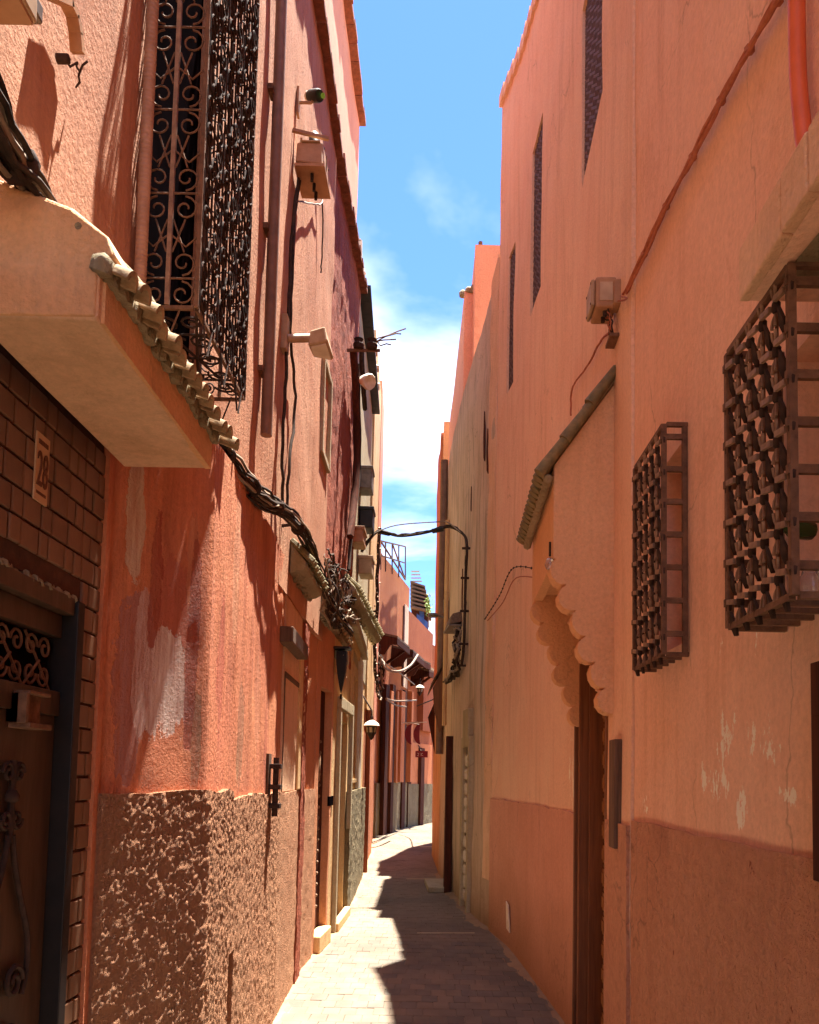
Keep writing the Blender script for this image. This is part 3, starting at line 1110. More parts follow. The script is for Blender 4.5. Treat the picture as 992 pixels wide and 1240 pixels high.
for i in range(15):
    yy = CY0 - 0.005 + (CY1 - CY0 + 0.085) * i / 14
    path.append((-0.745 - 0.06 * (1 - math.sin(PI * (0.12 + 0.8 * i / 14))), yy, 2.70 + 0.004 * math.sin(i * 1.7)))
mo.tube(path, lambda u: 0.008 + 0.028 * min(1.0, u * 5) * (0.75 + 0.25 * math.sin(u * 9)), 8)
mo.build('mortar_ridge', M['mortar'], cano, 60)
ud = MB()
for i in range(26):
    yy = CY0 + 0.01 + (CY1 - CY0) * i / 25
    ud.lathe((-0.735 + random.uniform(-0.006, 0.006), yy, 2.585 + random.uniform(-0.006, 0.01)), [(0.0, 0), (0.026, 0.012), (0.024, 0.04), (0.0, 0.055)], 6, (0.3, random.uniform(-.3, .3), 1))
o = ud.build('mortar_bed', M['mortar'], cano, 60)
o['kind'] = 'stuff'

# ---- house number plate on the tiles
npf = LT.frame(*[LT.hit(38, 570)[0], 0])
sA, hA = LT.hit(39, 521); sB, hB = LT.hit(54.5, 536); _, hC = LT.hit(39, 606)
fr = LT.frame(sA, hC)
pw, ph = sB - sA, hA - hC
pl = MB().fbox(fr, 0, pw, 0.0095, 0.014, 0, ph)
plate = pl.build('number_plate', M['plate'], NH, 0)


def text_on(txt, fr, w, h, d, name, matn, parent, ext=0.0015):
    """lettering as flat mesh on a surface; fitted to w x h at the frame's origin (lower left as read)"""
    cu = bpy.data.curves.new(name, 'FONT')
    cu.body = txt
    cu.extrude = ext
    cu.resolution_u = 3
    ob = bpy.data.objects.new(name, cu)
    COL.objects.link(ob)
    dg = bpy.context.evaluated_depsgraph_get()
    dg.update()
    me = bpy.data.meshes.new_from_object(ob.evaluated_get(dg))
    bpy.data.objects.remove(ob)
    xs = [v.co.x for v in me.vertices]; ys_ = [v.co.y for v in me.vertices]
    kx, ky = w / (max(xs) - min(xs)), h / (max(ys_) - min(ys_))
    mb_ = MB()
    vs_ = [fr.p((v.co.x - min(xs)) * kx, d + v.co.z, (v.co.y - min(ys_)) * ky) for v in me.vertices]
    mb_.add(vs_, [tuple(p.vertices) for p in me.polygons])
    bpy.data.meshes.remove(me)
    return mb_.build(name, M[matn], parent, 0)


fr2 = LT.frame(sA + pw * 0.1, hC + ph * 0.22)
text_on('28', fr2, pw * 0.8, ph * 0.52, 0.0155, 'numeral', 'ink', plate)
fr2 = LT.frame(sA + pw * 0.12, hC + ph * 0.84)
sm = MB()
for i in range(6):
    sm.fbox(fr2, pw * (0.03 + 0.125 * i), pw * (0.03 + 0.125 * i + 0.085), 0.014, 0.0152, 0, ph * 0.07)
for i in range(8):
    sm.fbox(LT.frame(sA + pw * 0.12, hC + ph * 0.1), pw * 0.095 * i, pw * (0.095 * i + 0.06), 0.014, 0.0152, 0, ph * 0.045)
o = sm.build('small_print', M['ink'], plate, 0)
o['kind'] = 'stuff'

# ---- brown metal door with scrollwork
DF = Frame((-1.06, T0, 0), (0, 1, 0), (1, 0, 0))
DW = T1 - T0
door = MB().fbox(DF, 0.03, DW - 0.045, -0.07, -0.03, 0.0, 1.70).build('front_door', M['door_brown'], NH, 0, bevel=0.004)
fr_ = MB()
fr_.fbox(DF, DW - 0.045, DW - 0.002, -0.085, 0.022, 0, 2.035)
fr_.fbox(DF, 0.0, 0.03, -0.085, 0.02, 0, 2.035)
fr_.build('door_frame', M['black'], door, 0, bevel=0.003)
hd = MB().fbox(DF, 0.032, DW - 0.047, -0.08, 0.012, 1.99, 2.04).fbox(DF, 0.032, DW - 0.047, -0.075, -0.022, 1.925, 1.99)
hd.fbox(DF, 0.032, DW - 0.047, -0.075, -0.018, 1.70, 1.77)
hd.each('door_rail', M['door_brown'], door, 0, bevel=0.003)
pl = MB()
for i in range(44):
    a = 0.03 + (DW - 0.05) * i / 43
    pl.lathe(DF.p(a, -0.005 + random.uniform(-.008, .008), 2.036 + random.uniform(-.006, .006)), [(0.0, -0.012), (0.016, 0), (0.012, 0.014), (0, 0.02)], 6)
o = pl.build('rough_mortar', M['mortar'], door, 0)
o['kind'] = 'stuff'
MB().fbox(DF, 0.032, DW - 0.047, -0.08, -0.06, 1.765, 1.93).build('transom_pane', M['dark'], door, 0)
npan = 6
for i in range(npan):
    a0 = 0.04 + (DW - 0.1) * i / npan
    w = (DW - 0.1) / npan
    z = MB()
    m1 = a0 + w * 0.5
    for (ca, cb, s1_, s2_) in ((a0 + w * .25, 1.885, 1, 1), (a0 + w * .75, 1.885, -1, 1), (a0 + w * .25, 1.81, 1, -1), (a0 + w * .75, 1.81, -1, -1)):
        pts = spiral(DF, ca, cb, 0.034, 0.008, 0 if s1_ > 0 else PI, (2.6 * PI * s2_ if s1_ > 0 else PI - 2.6 * PI * s2_), -0.045, 16)
        z.tube(pts, 0.0042, 5)
    z.tube([DF.p(a0, -0.045, 1.92), DF.p(m1, -0.045, 1.848), DF.p(a0 + w, -0.045, 1.77)], 0.004, 5)
    z.tube([DF.p(a0, -0.045, 1.77), DF.p(m1, -0.04, 1.848)], 0.004, 5)
    z.build('scroll', M['iron_brown'], door, 60)
lsf = LT.frame(LT.hit(22, 865)[0], LT.hit(22, 882, -0.02)[1])
lb = MB().fbox(lsf, 0, 0.115, -0.032, 0.0, 0.012, 0.09).fbox(lsf, 0.01, 0.13, -0.032, 0.026, 0.0, 0.014).fbox(lsf, 0.01, 0.125, -0.032, 0.022, 0.088, 0.097)
lb.fbox(lsf, 0.0, 0.014, -0.032, 0.02, 0.012, 0.09)
lb.build('letter_slot', M['iron_brown'], door, 0, bevel=0.002)


def ornament(cz, k):
    c0 = 0.50                                     # along the door
    for (da, s1_) in ((0.0, 1),):
        pass
    z = MB()
    base = LT.hit(24, 960)[0] - ts(T0)
    for sgn in (-1, 1):
        z.tube(spiral(DF, base + sgn * 0.028, cz + 0.10, 0.026, 0.008, PI / 2 - sgn * PI / 2, PI / 2 - sgn * PI / 2 + sgn * 2.7 * PI, -0.018, 16), 0.006, 6)
        z.tube(spiral(DF, base + sgn * 0.028, cz - 0.02, 0.026, 0.008, PI / 2 - sgn * PI / 2, PI / 2 - sgn * PI / 2 - sgn * 2.7 * PI, -0.018, 16), 0.006, 6)
        pts = [DF.p(base + sgn * x, -0.018, zz) for x, zz in ((0.01, cz - 0.06), (0.03, cz - 0.14), (0.075, cz - 0.24), (0.115, cz - 0.33), (0.12, cz - 0.42), (0.10, cz - 0.48))]
        z.tube(jitter_path(pts, 0, 3), 0.008, 6)
        z.tube(spiral(DF, base + sgn * 0.055, cz - 0.44, 0.046, 0.010, PI / 2 - sgn * PI / 2, PI / 2 - sgn * PI / 2 + sgn * 3.0 * PI, -0.018, 20), 0.0075, 6)
        z.tube(spiral(DF, base + sgn * 0.055, cz - 0.58, 0.052, 0.010, PI / 2 - sgn * PI / 2, PI / 2 - sgn * PI / 2 - sgn * 3.0 * PI, -0.018, 20), 0.0075, 6)
        pts = [DF.p(base + sgn * x, -0.018, zz) for x, zz in ((0.107, cz - 0.60), (0.10, cz - 0.72), (0.05, cz - 0.9), (0.015, cz - 1.0))]
        z.tube(jitter_path(pts, 0, 3), 0.008, 6)
    z.lathe(DF.p(base, -0.02, cz + 0.04), [(0, -0.02), (0.018, -0.012), (0.02, 0.0), (0.012, 0.014), (0, 0.02)], 10)
    z.tube([DF.p(base, -0.02, cz + 0.13), DF.p(base, -0.02, cz - 0.08)], 0.009, 6)
    z.build('iron_ornament', M['iron'], door, 60)


ornament(1.44, 0)

# ---- tall wrought iron window cage
GR = LU.frame(CA_S, 0.0)
GD, GA, GB0, GB1 = CA_D, CA_L, CA_H, CA_H + 1.92

cage = MB()
for (a, d) in ((0, GD), (GA, GD), (0, 0.012), (GA, 0.012)):
    cage.fbox(GR, a - 0.007, a + 0.007, d - 0.007, d + 0.007, GB0, GB1)
for b in (GB0, GB1):
    cage.fbox(GR, 0.008, GA - 0.008, GD - 0.006, GD + 0.006, b - 0.006, b + 0.006)
    for a in (0, GA):
        cage.fbox(GR, a - 0.006, a + 0.006, 0.0, GD - 0.008, b - 0.006, b + 0.006)
cage = cage.build('window_cage', M['iron_brown'], NH, 0)
rows_b = [GB0 + 0.10 + 0.29 * i for i in range(7)]
bar_me = MB().tube([(0, 0, GB0), (0, 0, GB1)], 0.0042, 5).mesh('bar', M['iron'], 60)
for i in range(1, 16):
    q = GR.p(GA * i / 16, GD, 0)
    inst('bar', bar_me, Matrix.Translation(q), cage)
for a in (0, GA):
    MB().fbox(GR, a - 0.006, a + 0.006, GD / 2 - 0.007, GD / 2 + 0.007, GB0 + 0.01, GB1 - 0.01).build('end_bar', M['iron_tan'], cage, 0)


def side_frame(a):
    """frame whose 'along' runs out of the wall, for the two ends of the cage"""
    return Frame(GR.p(a, 0, 0), GR.n, -GR.t)


def scroll_set(fr, c, half, b, r=0.034, tr=0.0033, d=0.0):
    z = MB()
    for sg in (-1, 1):
        for up_ in (-1, 1):
            ca, cb = c + sg * half * 0.48, b + up_ * 0.052
            a0 = -PI / 2 * up_
            z.tube(spiral(fr, ca, cb, r * 1.25, r * 0.3, a0, a0 - sg * up_ * -2.5 * PI, d, 16), tr, 5)
        z.tube([fr.p(c + sg * half * 0.98, d, b + 0.145), fr.p(c + sg * half * 0.55, d, b + 0.108), fr.p(c + sg * 0.008, d, b + 0.145 - 0.145 * 0 + 0.0)], tr, 5)
        z.tube([fr.p(c + sg * half * 0.98, d, b - 0.09), fr.p(c + sg * half * 0.95, d, b), fr.p(c + sg * half * 0.98, d, b + 0.09)], tr, 5)
        z.tube([fr.p(c + sg * half * 0.5, d, b + 0.09), fr.p(c + sg * 0.01, d, b + 0.2)], tr, 5)
        z.tube([fr.p(c + sg * half * 0.5, d, b - 0.09), fr.p(c + sg * 0.01, d, b - 0.2)], tr, 5)
    z.tube([fr.p(c - half, d, b), fr.p(c + half, d, b)], tr * 1.1, 5)
    return z


for a in (0.0, GA):
    sf = side_frame(a)
    for b in rows_b:
        scroll_set(sf, GD / 2, GD / 2, b).build('scroll', M['iron_brown'] if a == 0 else M['iron'], cage, 60)
for i in range(3):
    for b in rows_b:
        scroll_set(GR, GA * (i + 0.5) / 3, GA / 6, b, 0.036, 0.0038, GD + 0.006).build('scroll', M['iron'], cage, 60)
        z = MB()
        for q in range(2):
            ca = GA * (i + 0.3 + 0.4 * q) / 3
            z.tube(spiral(GR, ca, b + 0.145 + 0.03 * (q - 1), 0.03, 0.01, 0.3 * q, 0.3 * q + 2.3 * PI, GD + 0.012, 10), 0.004, 5)
        z.build('curl', M['iron'], cage, 60)
bz = MB()
for (p, q) in (((0, 0.01), (GA, GD)), ((0, GD), (GA, 0.01))):
    bz.tube([GR.p(p[0], p[1], GB0), GR.p(q[0], q[1], GB0)], 0.005, 5)
bf = Frame(GR.p(0, 0, GB0), GR.t, GR.u)
bf.u = GR.n
for ca in (0.09, 0.21, 0.33, 0.45, 0.54):
    for cb in (0.055, 0.15):
        bz.tube(spiral(bf, ca, cb, 0.045, 0.010, ca * 9, ca * 9 + 3 * PI, 0.0, 16), 0.0045, 5)
for i in range(1, 4):
    bz.tube([GR.p(GA * i / 4, 0.01, GB0), GR.p(GA * i / 4, GD, GB0)], 0.0045, 5)
bz.build('bottom_scrollwork', M['iron'], cage, 60)

# ---- ribbed conduit beside the cage and the drain pipe
cd = MB()
s_, h_ = LU.hit(165, 384)
cf = LU.frame(LU.hit(168, 372, 0.03)[0], 0)
prof = []
zz = 3.02
while zz < 7.2:
    prof += [(0.0185, zz), (0.0205, zz + 0.004), (0.0205, zz + 0.010), (0.0185, zz + 0.014)]
    zz += 0.016
cd.lathe(cf.p(0, 0.03, 0), prof, 8)
tag(cd.build('ribbed_conduit', M['gasket'], None, 60), 'ribbed tan conduit running up the wall beside the tall window cage', 'conduit')
s_, h_ = LU.hit(321, 570)
pf = LU.frame(LU.hit(321, 570, 0.05)[0], 0)
dp = MB().tube([pf.p(0, 0.05, 3.36), pf.p(0.0, 0.05, 4.2), pf.p(0.01, 0.05, 5.4), pf.p(0.0, 0.05, 7.25)], 0.032, 8)
dpo = thing('drain_pipe', pf.p(0, 0.05, 3.36), 'brown drain pipe ending in mid wall between the tall window cage and the thin cables', 'pipe')
dp.build('pipe_run', M['pipe'], dpo, 60)
cl = MB()
for b in (3.7, 4.5, 5.3, 6.2):
    cl.fbox(pf, -0.045, 0.045, 0.0, 0.03, b, b + 0.03)
cl.each('pipe_clip', M['iron_brown'], dpo, 0)

# ---- blind window between the buttress and the next door
pA = LL.hit(336, 800)[0]; pB = LL.hit(381, 900)[0]
hs0, hs1 = LL.hit(341, 880)[0], LL.hit(357, 900)[0]
ht = LL.hit(346, 822)[1]; hbm = LL.hit(345, 958)[1]
wall('side_wall', 'red_paint', NH, LL, 0.0, pB, 0, 2.95, cell=0.06, holes=[(hs0, hs1, hbm, ht, 0.10)], disp=uneven(0.008, 2.0, 5.0))
ff = LL.frame(hs0, hbm)
W_ = hs1 - hs0
MB().fbox(ff, 0.003, W_ - 0.02, -0.097, -0.06, 0.003, ht - hbm - 0.003).build('blocked_window', M['cream'], NH, 0, bevel=0.004)
rv = MB().fbox(ff, -0.02, 0.0, -0.04, 0.018, 0.0, ht - hbm + 0.03)
rv.fbox(ff, -0.02, W_ + 0.02, -0.01, 0.02, ht - hbm + 0.0, ht - hbm + 0.035)
rv.build('window_casing', M['wood_grey'], NH, 0, bevel=0.003)
sL = LL.hit(362, 880)[0]
cb = MB().fbox(LL.frame(hs1 + 0.005, hbm), 0, max(0.2, sL - hs1 + 0.12), -0.02, 0.03, 0.0, ht - hbm + 0.25)
cb.build('cream_surround', M['cream'], NH, 0, bevel=0.008)
pn = wall('painted_panel', 'soffit', NH, LL, 0.10, hs1 + 0.15, hbm, 2.9, cell=0.08, off=0.012, thick=0.03, disp=uneven(0.004, 2.5, 8.0),
          holes=[(hs0 - 0.005, hs1 + 0.005, hbm - .1, ht + 0.005, 0.0)])
la, lh = LL.hit(341, 750); lb_, lh2 = LL.hit(369, 792)
lf = LL.frame(LL.hit(345, 770)[0], LL.hit(345, 785)[1])
li = MB().fbox(lf, -0.25, 0.55, 0.0, 0.09, 0.0, 0.10)
li.build('wood_lintel', M['wood_grey'], NH, 0, bevel=0.006)
d3 = wall('dado', 'left_dado', NH, LL, 0.03, pB, 0, ragged(0.03, pB, hbm - 0.005, 0.01, 3.3, 0.05), cell=0.03, off=0.024, disp=dd, thick=0.05, sharp=0)
d3.data.polygons.foreach_set('use_smooth', [True] * len(d3.data.polygons))
rs = wall('rough_strip', 'red_rough', NH, LL, hs1 + 0.16, hs1 + 0.42, 0.0, 2.7, cell=0.03, off=0.034, disp=dado_disp(8.0, 0.006, 0.008), thick=0.05, sharp=0)
rs.data.polygons.foreach_set('use_smooth', [True] * len(rs.data.polygons))

# ---- brick coping and set back storey of the near houses
def coping(parent, W, s0, s1, h, mat, n, d=0.05, depth=0.16, hh=0.05):
    L = (s1 - s0) / n
    m = MB().fbox(Frame((0, 0, 0), (0, 1, 0), (1, 0, 0)), 0.004, L - 0.004, -depth, 0, 0, hh)
    me = m.mesh('coping_brick', M[mat], 0)
    for i in range(n):
        f = W.frame(s0 + L * i, 0)
        hz = h(s0 + L * i) if callable(h) else h
        q = f.p(0, d + random.uniform(-0.008, 0.008), hz + random.uniform(-0.006, 0.006))
        ang = -math.atan2(f.t.x, f.t.y)
        inst('coping_brick', me, Matrix.Translation(q) @ Matrix.Rotation(ang + random.uniform(-0.02, 0.02), 4, 'Z'), parent)


coping(NH, LU, 6.0, s382, 7.2, 'brick', 34, 0.07)
SB = Wall([(-1.22, 2.0), (-1.22, 10.6)], 1)
us = wall('upper_storey', 'pink_up', NH, SB, 0, 8.5, 7.1, 10.35, cell=0.4, disp=uneven(0.02, 0.8, 2.0))
coping(NH, SB, 3.0, 8.55, 10.35, 'brick', 22, 0.09, 0.2, 0.07)

# ------------------------------------------------------------------ LEFT, dark red house
RH = thing('dark_red_house', (-1.3, 8.0, 0), 'dark red roughcast house behind the drain pipe with slim framed window and studded door', 'house')
s93 = sy(LU, 9.3)
w0, w1 = LU.hit(389, 500)[0], LU.hit(396.5, 500)[0]
wt, wb = LU.hit(389, 430)[1], LU.hit(396, 568)[1]
rw = wall('upper_wall', 'red_rough', RH, LU, s382 + 0.004, s93, 2.75, [(s382, 7.2), (s93, 7.3)], cell=0.05,
          holes=[(w0, w1, wb, wt, 0.12)], off=-0.015,
          disp=lambda s, h: 0.012 * fb(V((s, h, 4.0)), 1.4) + 0.012 * noise.noise(V((s * 13, h * 8, 2.0))) + 0.006 * noise.noise(V((s * 30, h * 18, 2.0))))
coping(RH, LU, s382 + 0.02, s93, 7.22, 'brick', 18, 0.07)
wf = LU.frame(w0, wb)
wW, wH = w1 - w0, wt - wb
wmb = MB().fbox(wf, -0.05, 0.0, -0.04, 0.03, -0.05, wH + 0.05).fbox(wf, wW, wW + 0.06, -0.04, 0.035, -0.05, wH + 0.05)
wmb.fbox(wf, 0.0, wW, -0.04, 0.03, wH, wH + 0.05).fbox(wf, 0, wW, -0.04, 0.03, -0.05, 0)
wfo = wmb.build('window_frame', M['greige'], RH, 0, bevel=0.004)
lat = MB()
for i in range(14):
    lat.fbox(wf, wW * i / 14, wW * i / 14 + 0.012, -0.03, -0.02, 0.0, wH)
for i in range(int(wH / 0.06)):
    lat.fbox(wf, 0, wW, -0.035, -0.018, 0.06 * i, 0.06 * i + 0.014)
o = lat.build('window_screen', M['iron_tan'], wfo, 0)
o['kind'] = 'stuff'
# lower part with the studded door
a0, a1 = LL.hit(383, 1000)[0], LL.hit(397, 1000)[0]
dtop = LL.hit(390, 832)[1]
s78 = LL.hit(398, 1000)[0] + 0.03
wall('lower_wall', 'red_paint', RH, LL, pB + 0.004, s78, 0, 2.9, cell=0.08, off=0.008, holes=[(a0, a1, 0.0, dtop, 0.12)], disp=uneven(0.008, 2.0, 1.0))
df = LL.frame(a0, 0)
dW = a1 - a0
dr = MB().fbox(df, 0.003, dW - 0.003, -0.117, -0.06, 0.16, dtop - 0.003).build('studded_door', M['wood_dark'], RH, 0)
stud = MB().lathe((0, 0, 0), [(0.016, 0), (0.013, 0.01), (0.0, 0.017)], 6, df.n).mesh('stud', M['iron_tan'], 60)
for i in range(16):
    for a in (0.18, 0.34):
        inst('stud', stud, Matrix.Translation(df.p(dW * a / 0.5, -0.06, 0.35 + 0.1 * i)), dr)
MB().fbox(df, 0.0, dW, -0.06, 0.06, 0.0, 0.15).build('door_step', M['cream'], RH, 0, bevel=0.01)
kn = MB().tube([df.p(dW * 0.2, -0.05, 1.75), df.p(dW * 0.2, -0.01, 1.72), df.p(dW * 0.2, -0.01, 1.5), df.p(dW * 0.2, -0.05, 1.45)], 0.012, 6)
kn.build('door_handle', M['iron_tan'], dr, 60)

# ------------------------------------------------------------------ LEFT, greige house
GH = thing('greige_house', (-1.3, 10.5, 0), 'greige house with cream framed doorways and grey roughcast base beyond the dark red house', 'house')
s128 = sy(LU, 12.8)
wall('upper_wall', 'greige', GH, LU, s93 + 0.004, s128, 2.95, [(s93, 7.15), (s93 + 1.5, 7.3), (s128, 7.3)], cell=0.2, off=-0.02, disp=uneven(0.012, 1.0, 6.0))
eb = MB()
for i in range(12):
    a = s93 + 0.05 + (s128 - s93 - 0.1) * i / 12
    eb.fbox(LU.frame(a, 7.16), 0, (s128 - s93 - 0.1) / 12 - 0.004, -0.2, 0.10, 0.16, 0.2)
eb.each('tin_eaves', M['black'], GH, 0)
sG1 = LL.hit(436, 1055)[0]
j0, j1 = LL.hit(405.5, 1000)[0], LL.hit(417, 1000)[0]
dt2 = LL.hit(412, 872)[1]
wall('lower_wall', 'cream', GH, LL, s78 + 0.004, sG1, 0, 2.95, cell=0.12, holes=[(j0, j1, 0, dt2, 0.14)], disp=uneven(0.006, 2.0, 7.0))
df = LL.frame(j0, 0)
dW = j1 - j0
dr = MB().fbox(df, 0.003, dW - 0.003, -0.137, -0.07, 0.02, dt2 - 0.003).build('door', M['wood_dark'], GH, 0)
sl = MB()
for i in range(10):
    sl.fbox(df, 0.1, dW - 0.1, -0.07, -0.055, dt2 - 0.08 - 0.06 * i, dt2 - 0.05 - 0.06 * i)
sl.each('door_louvre', M['wood'], dr, 0)
MB().fbox(df, -0.05, dW + 0.08, 0.0, 0.07, 0.0, 0.09).build('door_step', M['cream'], GH, 0, bevel=0.01)
fm = MB()
fm.fbox(df, -0.09, 0.0, 0.0, 0.045, 0.0, dt2 + 0.1).fbox(df, dW, dW + 0.1, 0.0, 0.05, 0.95, dt2 + 0.1).fbox(df, -0.09, dW + 0.1, 0.0, 0.05, dt2 + 0.1, dt2 + 0.22)
fm.each('door_surround', M['greige'], GH, 0, bevel=0.008)
c1 = LL.hit(426, 780); c2 = LL.hit(436, 800)
cm = MB().fbox(LL.frame(c1[0] - 0.6, c2[1] + 0.05), 0, max(0.8, c2[0] - c1[0] + 0.9), 0, 0.10, 0, 0.12)
c3 = LL.hit(393, 790)
cm.fbox(LL.frame(s78 + 0.03, c3[1] + 0.02), 0, 0.45, 0, 0.09, 0, 0.10)
cm.each('cornice', M['greige'], GH, 0, bevel=0.012)
pf_ = LL.frame(j1 + 0.35, 1.0)
pm = MB()
for (x0, x1, z0, z1) in ((0, 1.5, 0, 0.05), (0, 1.5, 1.75, 1.8), (0, 0.06, 0.05, 1.75), (1.44, 1.5, 0.05, 1.75), (0.3, 0.36, 0.3, 1.5), (1.1, 1.16, 0.3, 1.5), (0.36, 1.1, 1.44, 1.5)):
    pm.fbox(pf_, x0, x1, 0.0, 0.025, z0 + 0.45, z1 + 0.45 * (1 if z1 < 1 else 0.6))
pm.each('panel_moulding', M['cream'], GH, 0, bevel=0.004)
db = wall('dado', 'grey_dado', GH, LL, j1 + 0.11, sG1, 0, 1.36, cell=0.05, off=0.05, thick=0.08, disp=dado_disp(3.0, 0.008, 0.01), sharp=0)
wp = MB().fbox(LL.frame(LL.hit(431, 900)[0], 1.37), 0, 0.5, 0.0, 0.05, 0, 1.75)
wp.build('white_pilaster', M['white'], GH, 0, bevel=0.006)
vent = MB().fbox(LL.frame(LL.hit(400, 968)[0], LL.hit(400, 968)[1]), -0.12, 0.14, -0.01, 0.012, -0.06, 0.03)
vent.build('vent_hole', M['dark'], GH, 0)

# ------------------------------------------------------------------ LEFT, cream house farther on
CH = thing('cream_house', (-1.5, 15.5, 0), 'tall cream house with a plain pink ground floor wall before the far shops', 'house')
s182 = LU.S[-1]
wall('upper_wall', 'cream', CH, LU, s128 + 0.004, sy(LU, 15.2), 2.6, 8.75, cell=0.3, disp=uneven(0.012, 0.8, 9.0), off=0.01)
wall('rear_wall', 'pink_up', CH, LU, sy(LU, 15.2) + 0.004, s182, 2.6, 9.1, cell=0.3, disp=uneven(0.012, 0.8, 9.0), off=0.02)
wall('lower_wall', 'far_pink', CH, LL, sG1 + 0.004, sy(LL, 18.2), 0, 2.6, cell=0.25, disp=uneven(0.01, 0.9, 4.0))
for i, (yy, hz) in enumerate(((12.95, 8.45), (12.98, 8.2), (13.02, 7.95), (13.3, 8.05))):
    f = LU.frame(sy(LU, yy), hz)
    MB().tube([f.p(0, -0.1, 0), f.p(0, 0.03 + 0.03 * (i % 2), 0)], 0.06, 8).build('beam_end', M['plastic'], CH, 40)
rp = MB().tube([LL.frame(LL.hit(438, 1050)[0]).p(0, 0.05, 0.0), LL.frame(LL.hit(438, 1050)[0]).p(0, 0.05, 2.6)], 0.045, 8)
rp.build('red_downpipe', M['far_dark'], CH, 60)
# roof terrace rails and pergola laths above the greige house
TR = thing('terrace_rail', (-1.15, 11.3, 7.5), 'pale square rail frame standing on a roof against the sky', 'railing')
for (p, q) in (((427, 291), (437, 291)), ((437, 291), (437, 346)), ((428, 291), (428, 335)), ((428, 312), (437, 312)), ((428, 321), (437, 321)), ((429, 330), (437, 330))):
    pa, pb = atY(p[0], p[1], 12.3), atY(q[0], q[1], 12.3)
    MB().bar(pa, pb, 0.035, 0.045).build('rail_bar', M['white'], TR, 0)
    MB().bar(pa + V((-0.02, 0.7, 0)), pb + V((-0.02, 0.7, 0)), 0.035, 0.045).build('rail_bar', M['white'], TR, 0)
PG = thing('pergola', (-1.2, 13.0, 8.6), 'row of pale roof laths sticking out toward the sky gap', 'pergola')
for i, (px, py) in enumerate(((443, 331), (448, 352), (445.5, 370), (448, 386), (446, 402.5))):
    q = atY(px, py, 12.9 + 0.45 * i)
    MB().prism([(q.x - 0.55, q.y, q.z + 0.02), (q.x, q.y, q.z + 0.025), (q.x - 0.10, q.y, q.z - 0.045), (q.x - 0.55, q.y, q.z - 0.045)], (0, 0.07, 0)).build('lath', M['white'], PG, 0)
q0 = atY(436, 331, 12.9); q1 = atY(440, 402, 14.7)
MB().bar(q0, q1, 0.1, 0.14).build('carrying_beam', M['white'], PG, 0)
EX = Wall([(-1.24, 10.62), (atY(424, 260, 12.0).x, 12.0)], 1)
PW = wall('roof_wall', 'tan', None, EX, 0, EX.S[-1], 7.3, [(0, 10.2), (0.7, atY(424, 215, 11.3).z), (EX.S[-1], atY(424, 240, 12.0).z)], cell=0.25, disp=uneven(0.02, 1, 2))
tag(PW, 'bare tan roof wall standing behind the pale pink upper storey', 'wall')

# ------------------------------------------------------------------ LEFT, far row with shops
SH = thing('far_red_house', (-1.6, 21.5, 0), 'sunlit red house with plank awnings above its shop fronts far down the lane', 'house')
s18, s25 = sy(LL, 18.2), sy(LL, 25.08)
q = atY(497, 712, 25.0)
wall('front_wall', 'far_red', SH, LL, s18 + 0.01, s25, 0, [(s18, 7.35), (s25, q.z)], cell=0.35, disp=uneven(0.02, 0.8, 2.0))
sa = LL.hit(487, 780)[0]
nf = LL.frame(sa, 0)
MB().fbox(nf, 0, 0.22, 0.003, 0.03, 4.2, 6.6).build('tall_shutter', M['wood_dark'], SH, 0)
MB().fbox(nf, 0.24, 0.85, -0.01, 0.025, 4.2, 6.7).build('bare_patch', M['tan'], SH, 0)
dd2 = wall('dado', 'grey_dado', SH, LL, sy(LL, 20.3), s25, 0, 1.35, cell=0.12, off=0.05, thick=0.09, disp=dado_disp(6.0, 0.01, 0.012), sharp=0)
for (px0, px1, py_t, matn, wd_, dpt) in ((464, 459, 830, 'wood_dark', 0.45, 0.16), (472, 467, 830, 'wood_dark', 0.35, 0.16), (485, 484, 835, 'wood_dark', 0.5, 0.10),
                                         (494, 492, 850, 'wood_dark', 0.3, 0.08)):
    s_b = LL.hit(px1, 1003)[0]
    f = LL.frame(s_b, 0)
    hz = LL.hit(px0, py_t)[1]
    MB().fbox(f, -wd_ / 2, wd_ / 2, 0.055, dpt, 0.0, hz).build('shop_dark_bay', M[matn], SH, 0)  # dark boxes stand for shadowed recesses and doors between the pilasters
for (px1, py_t, w_) in ((463, 835, 0.35), (470.5, 835, 0.22), (477, 835, 0.55), (489, 835, 0.3)):
    s_b = LL.hit(px1, 1003)[0]
    f = LL.frame(s_b, 0)
    hz = LL.hit(px1, py_t)[1]
    MB().fbox(f, -w_ / 2, w_ / 2, 0.053, 0.2, 1.37, hz).build('shop_pilaster', M['far_pink'], SH, 0, bevel=0.01)
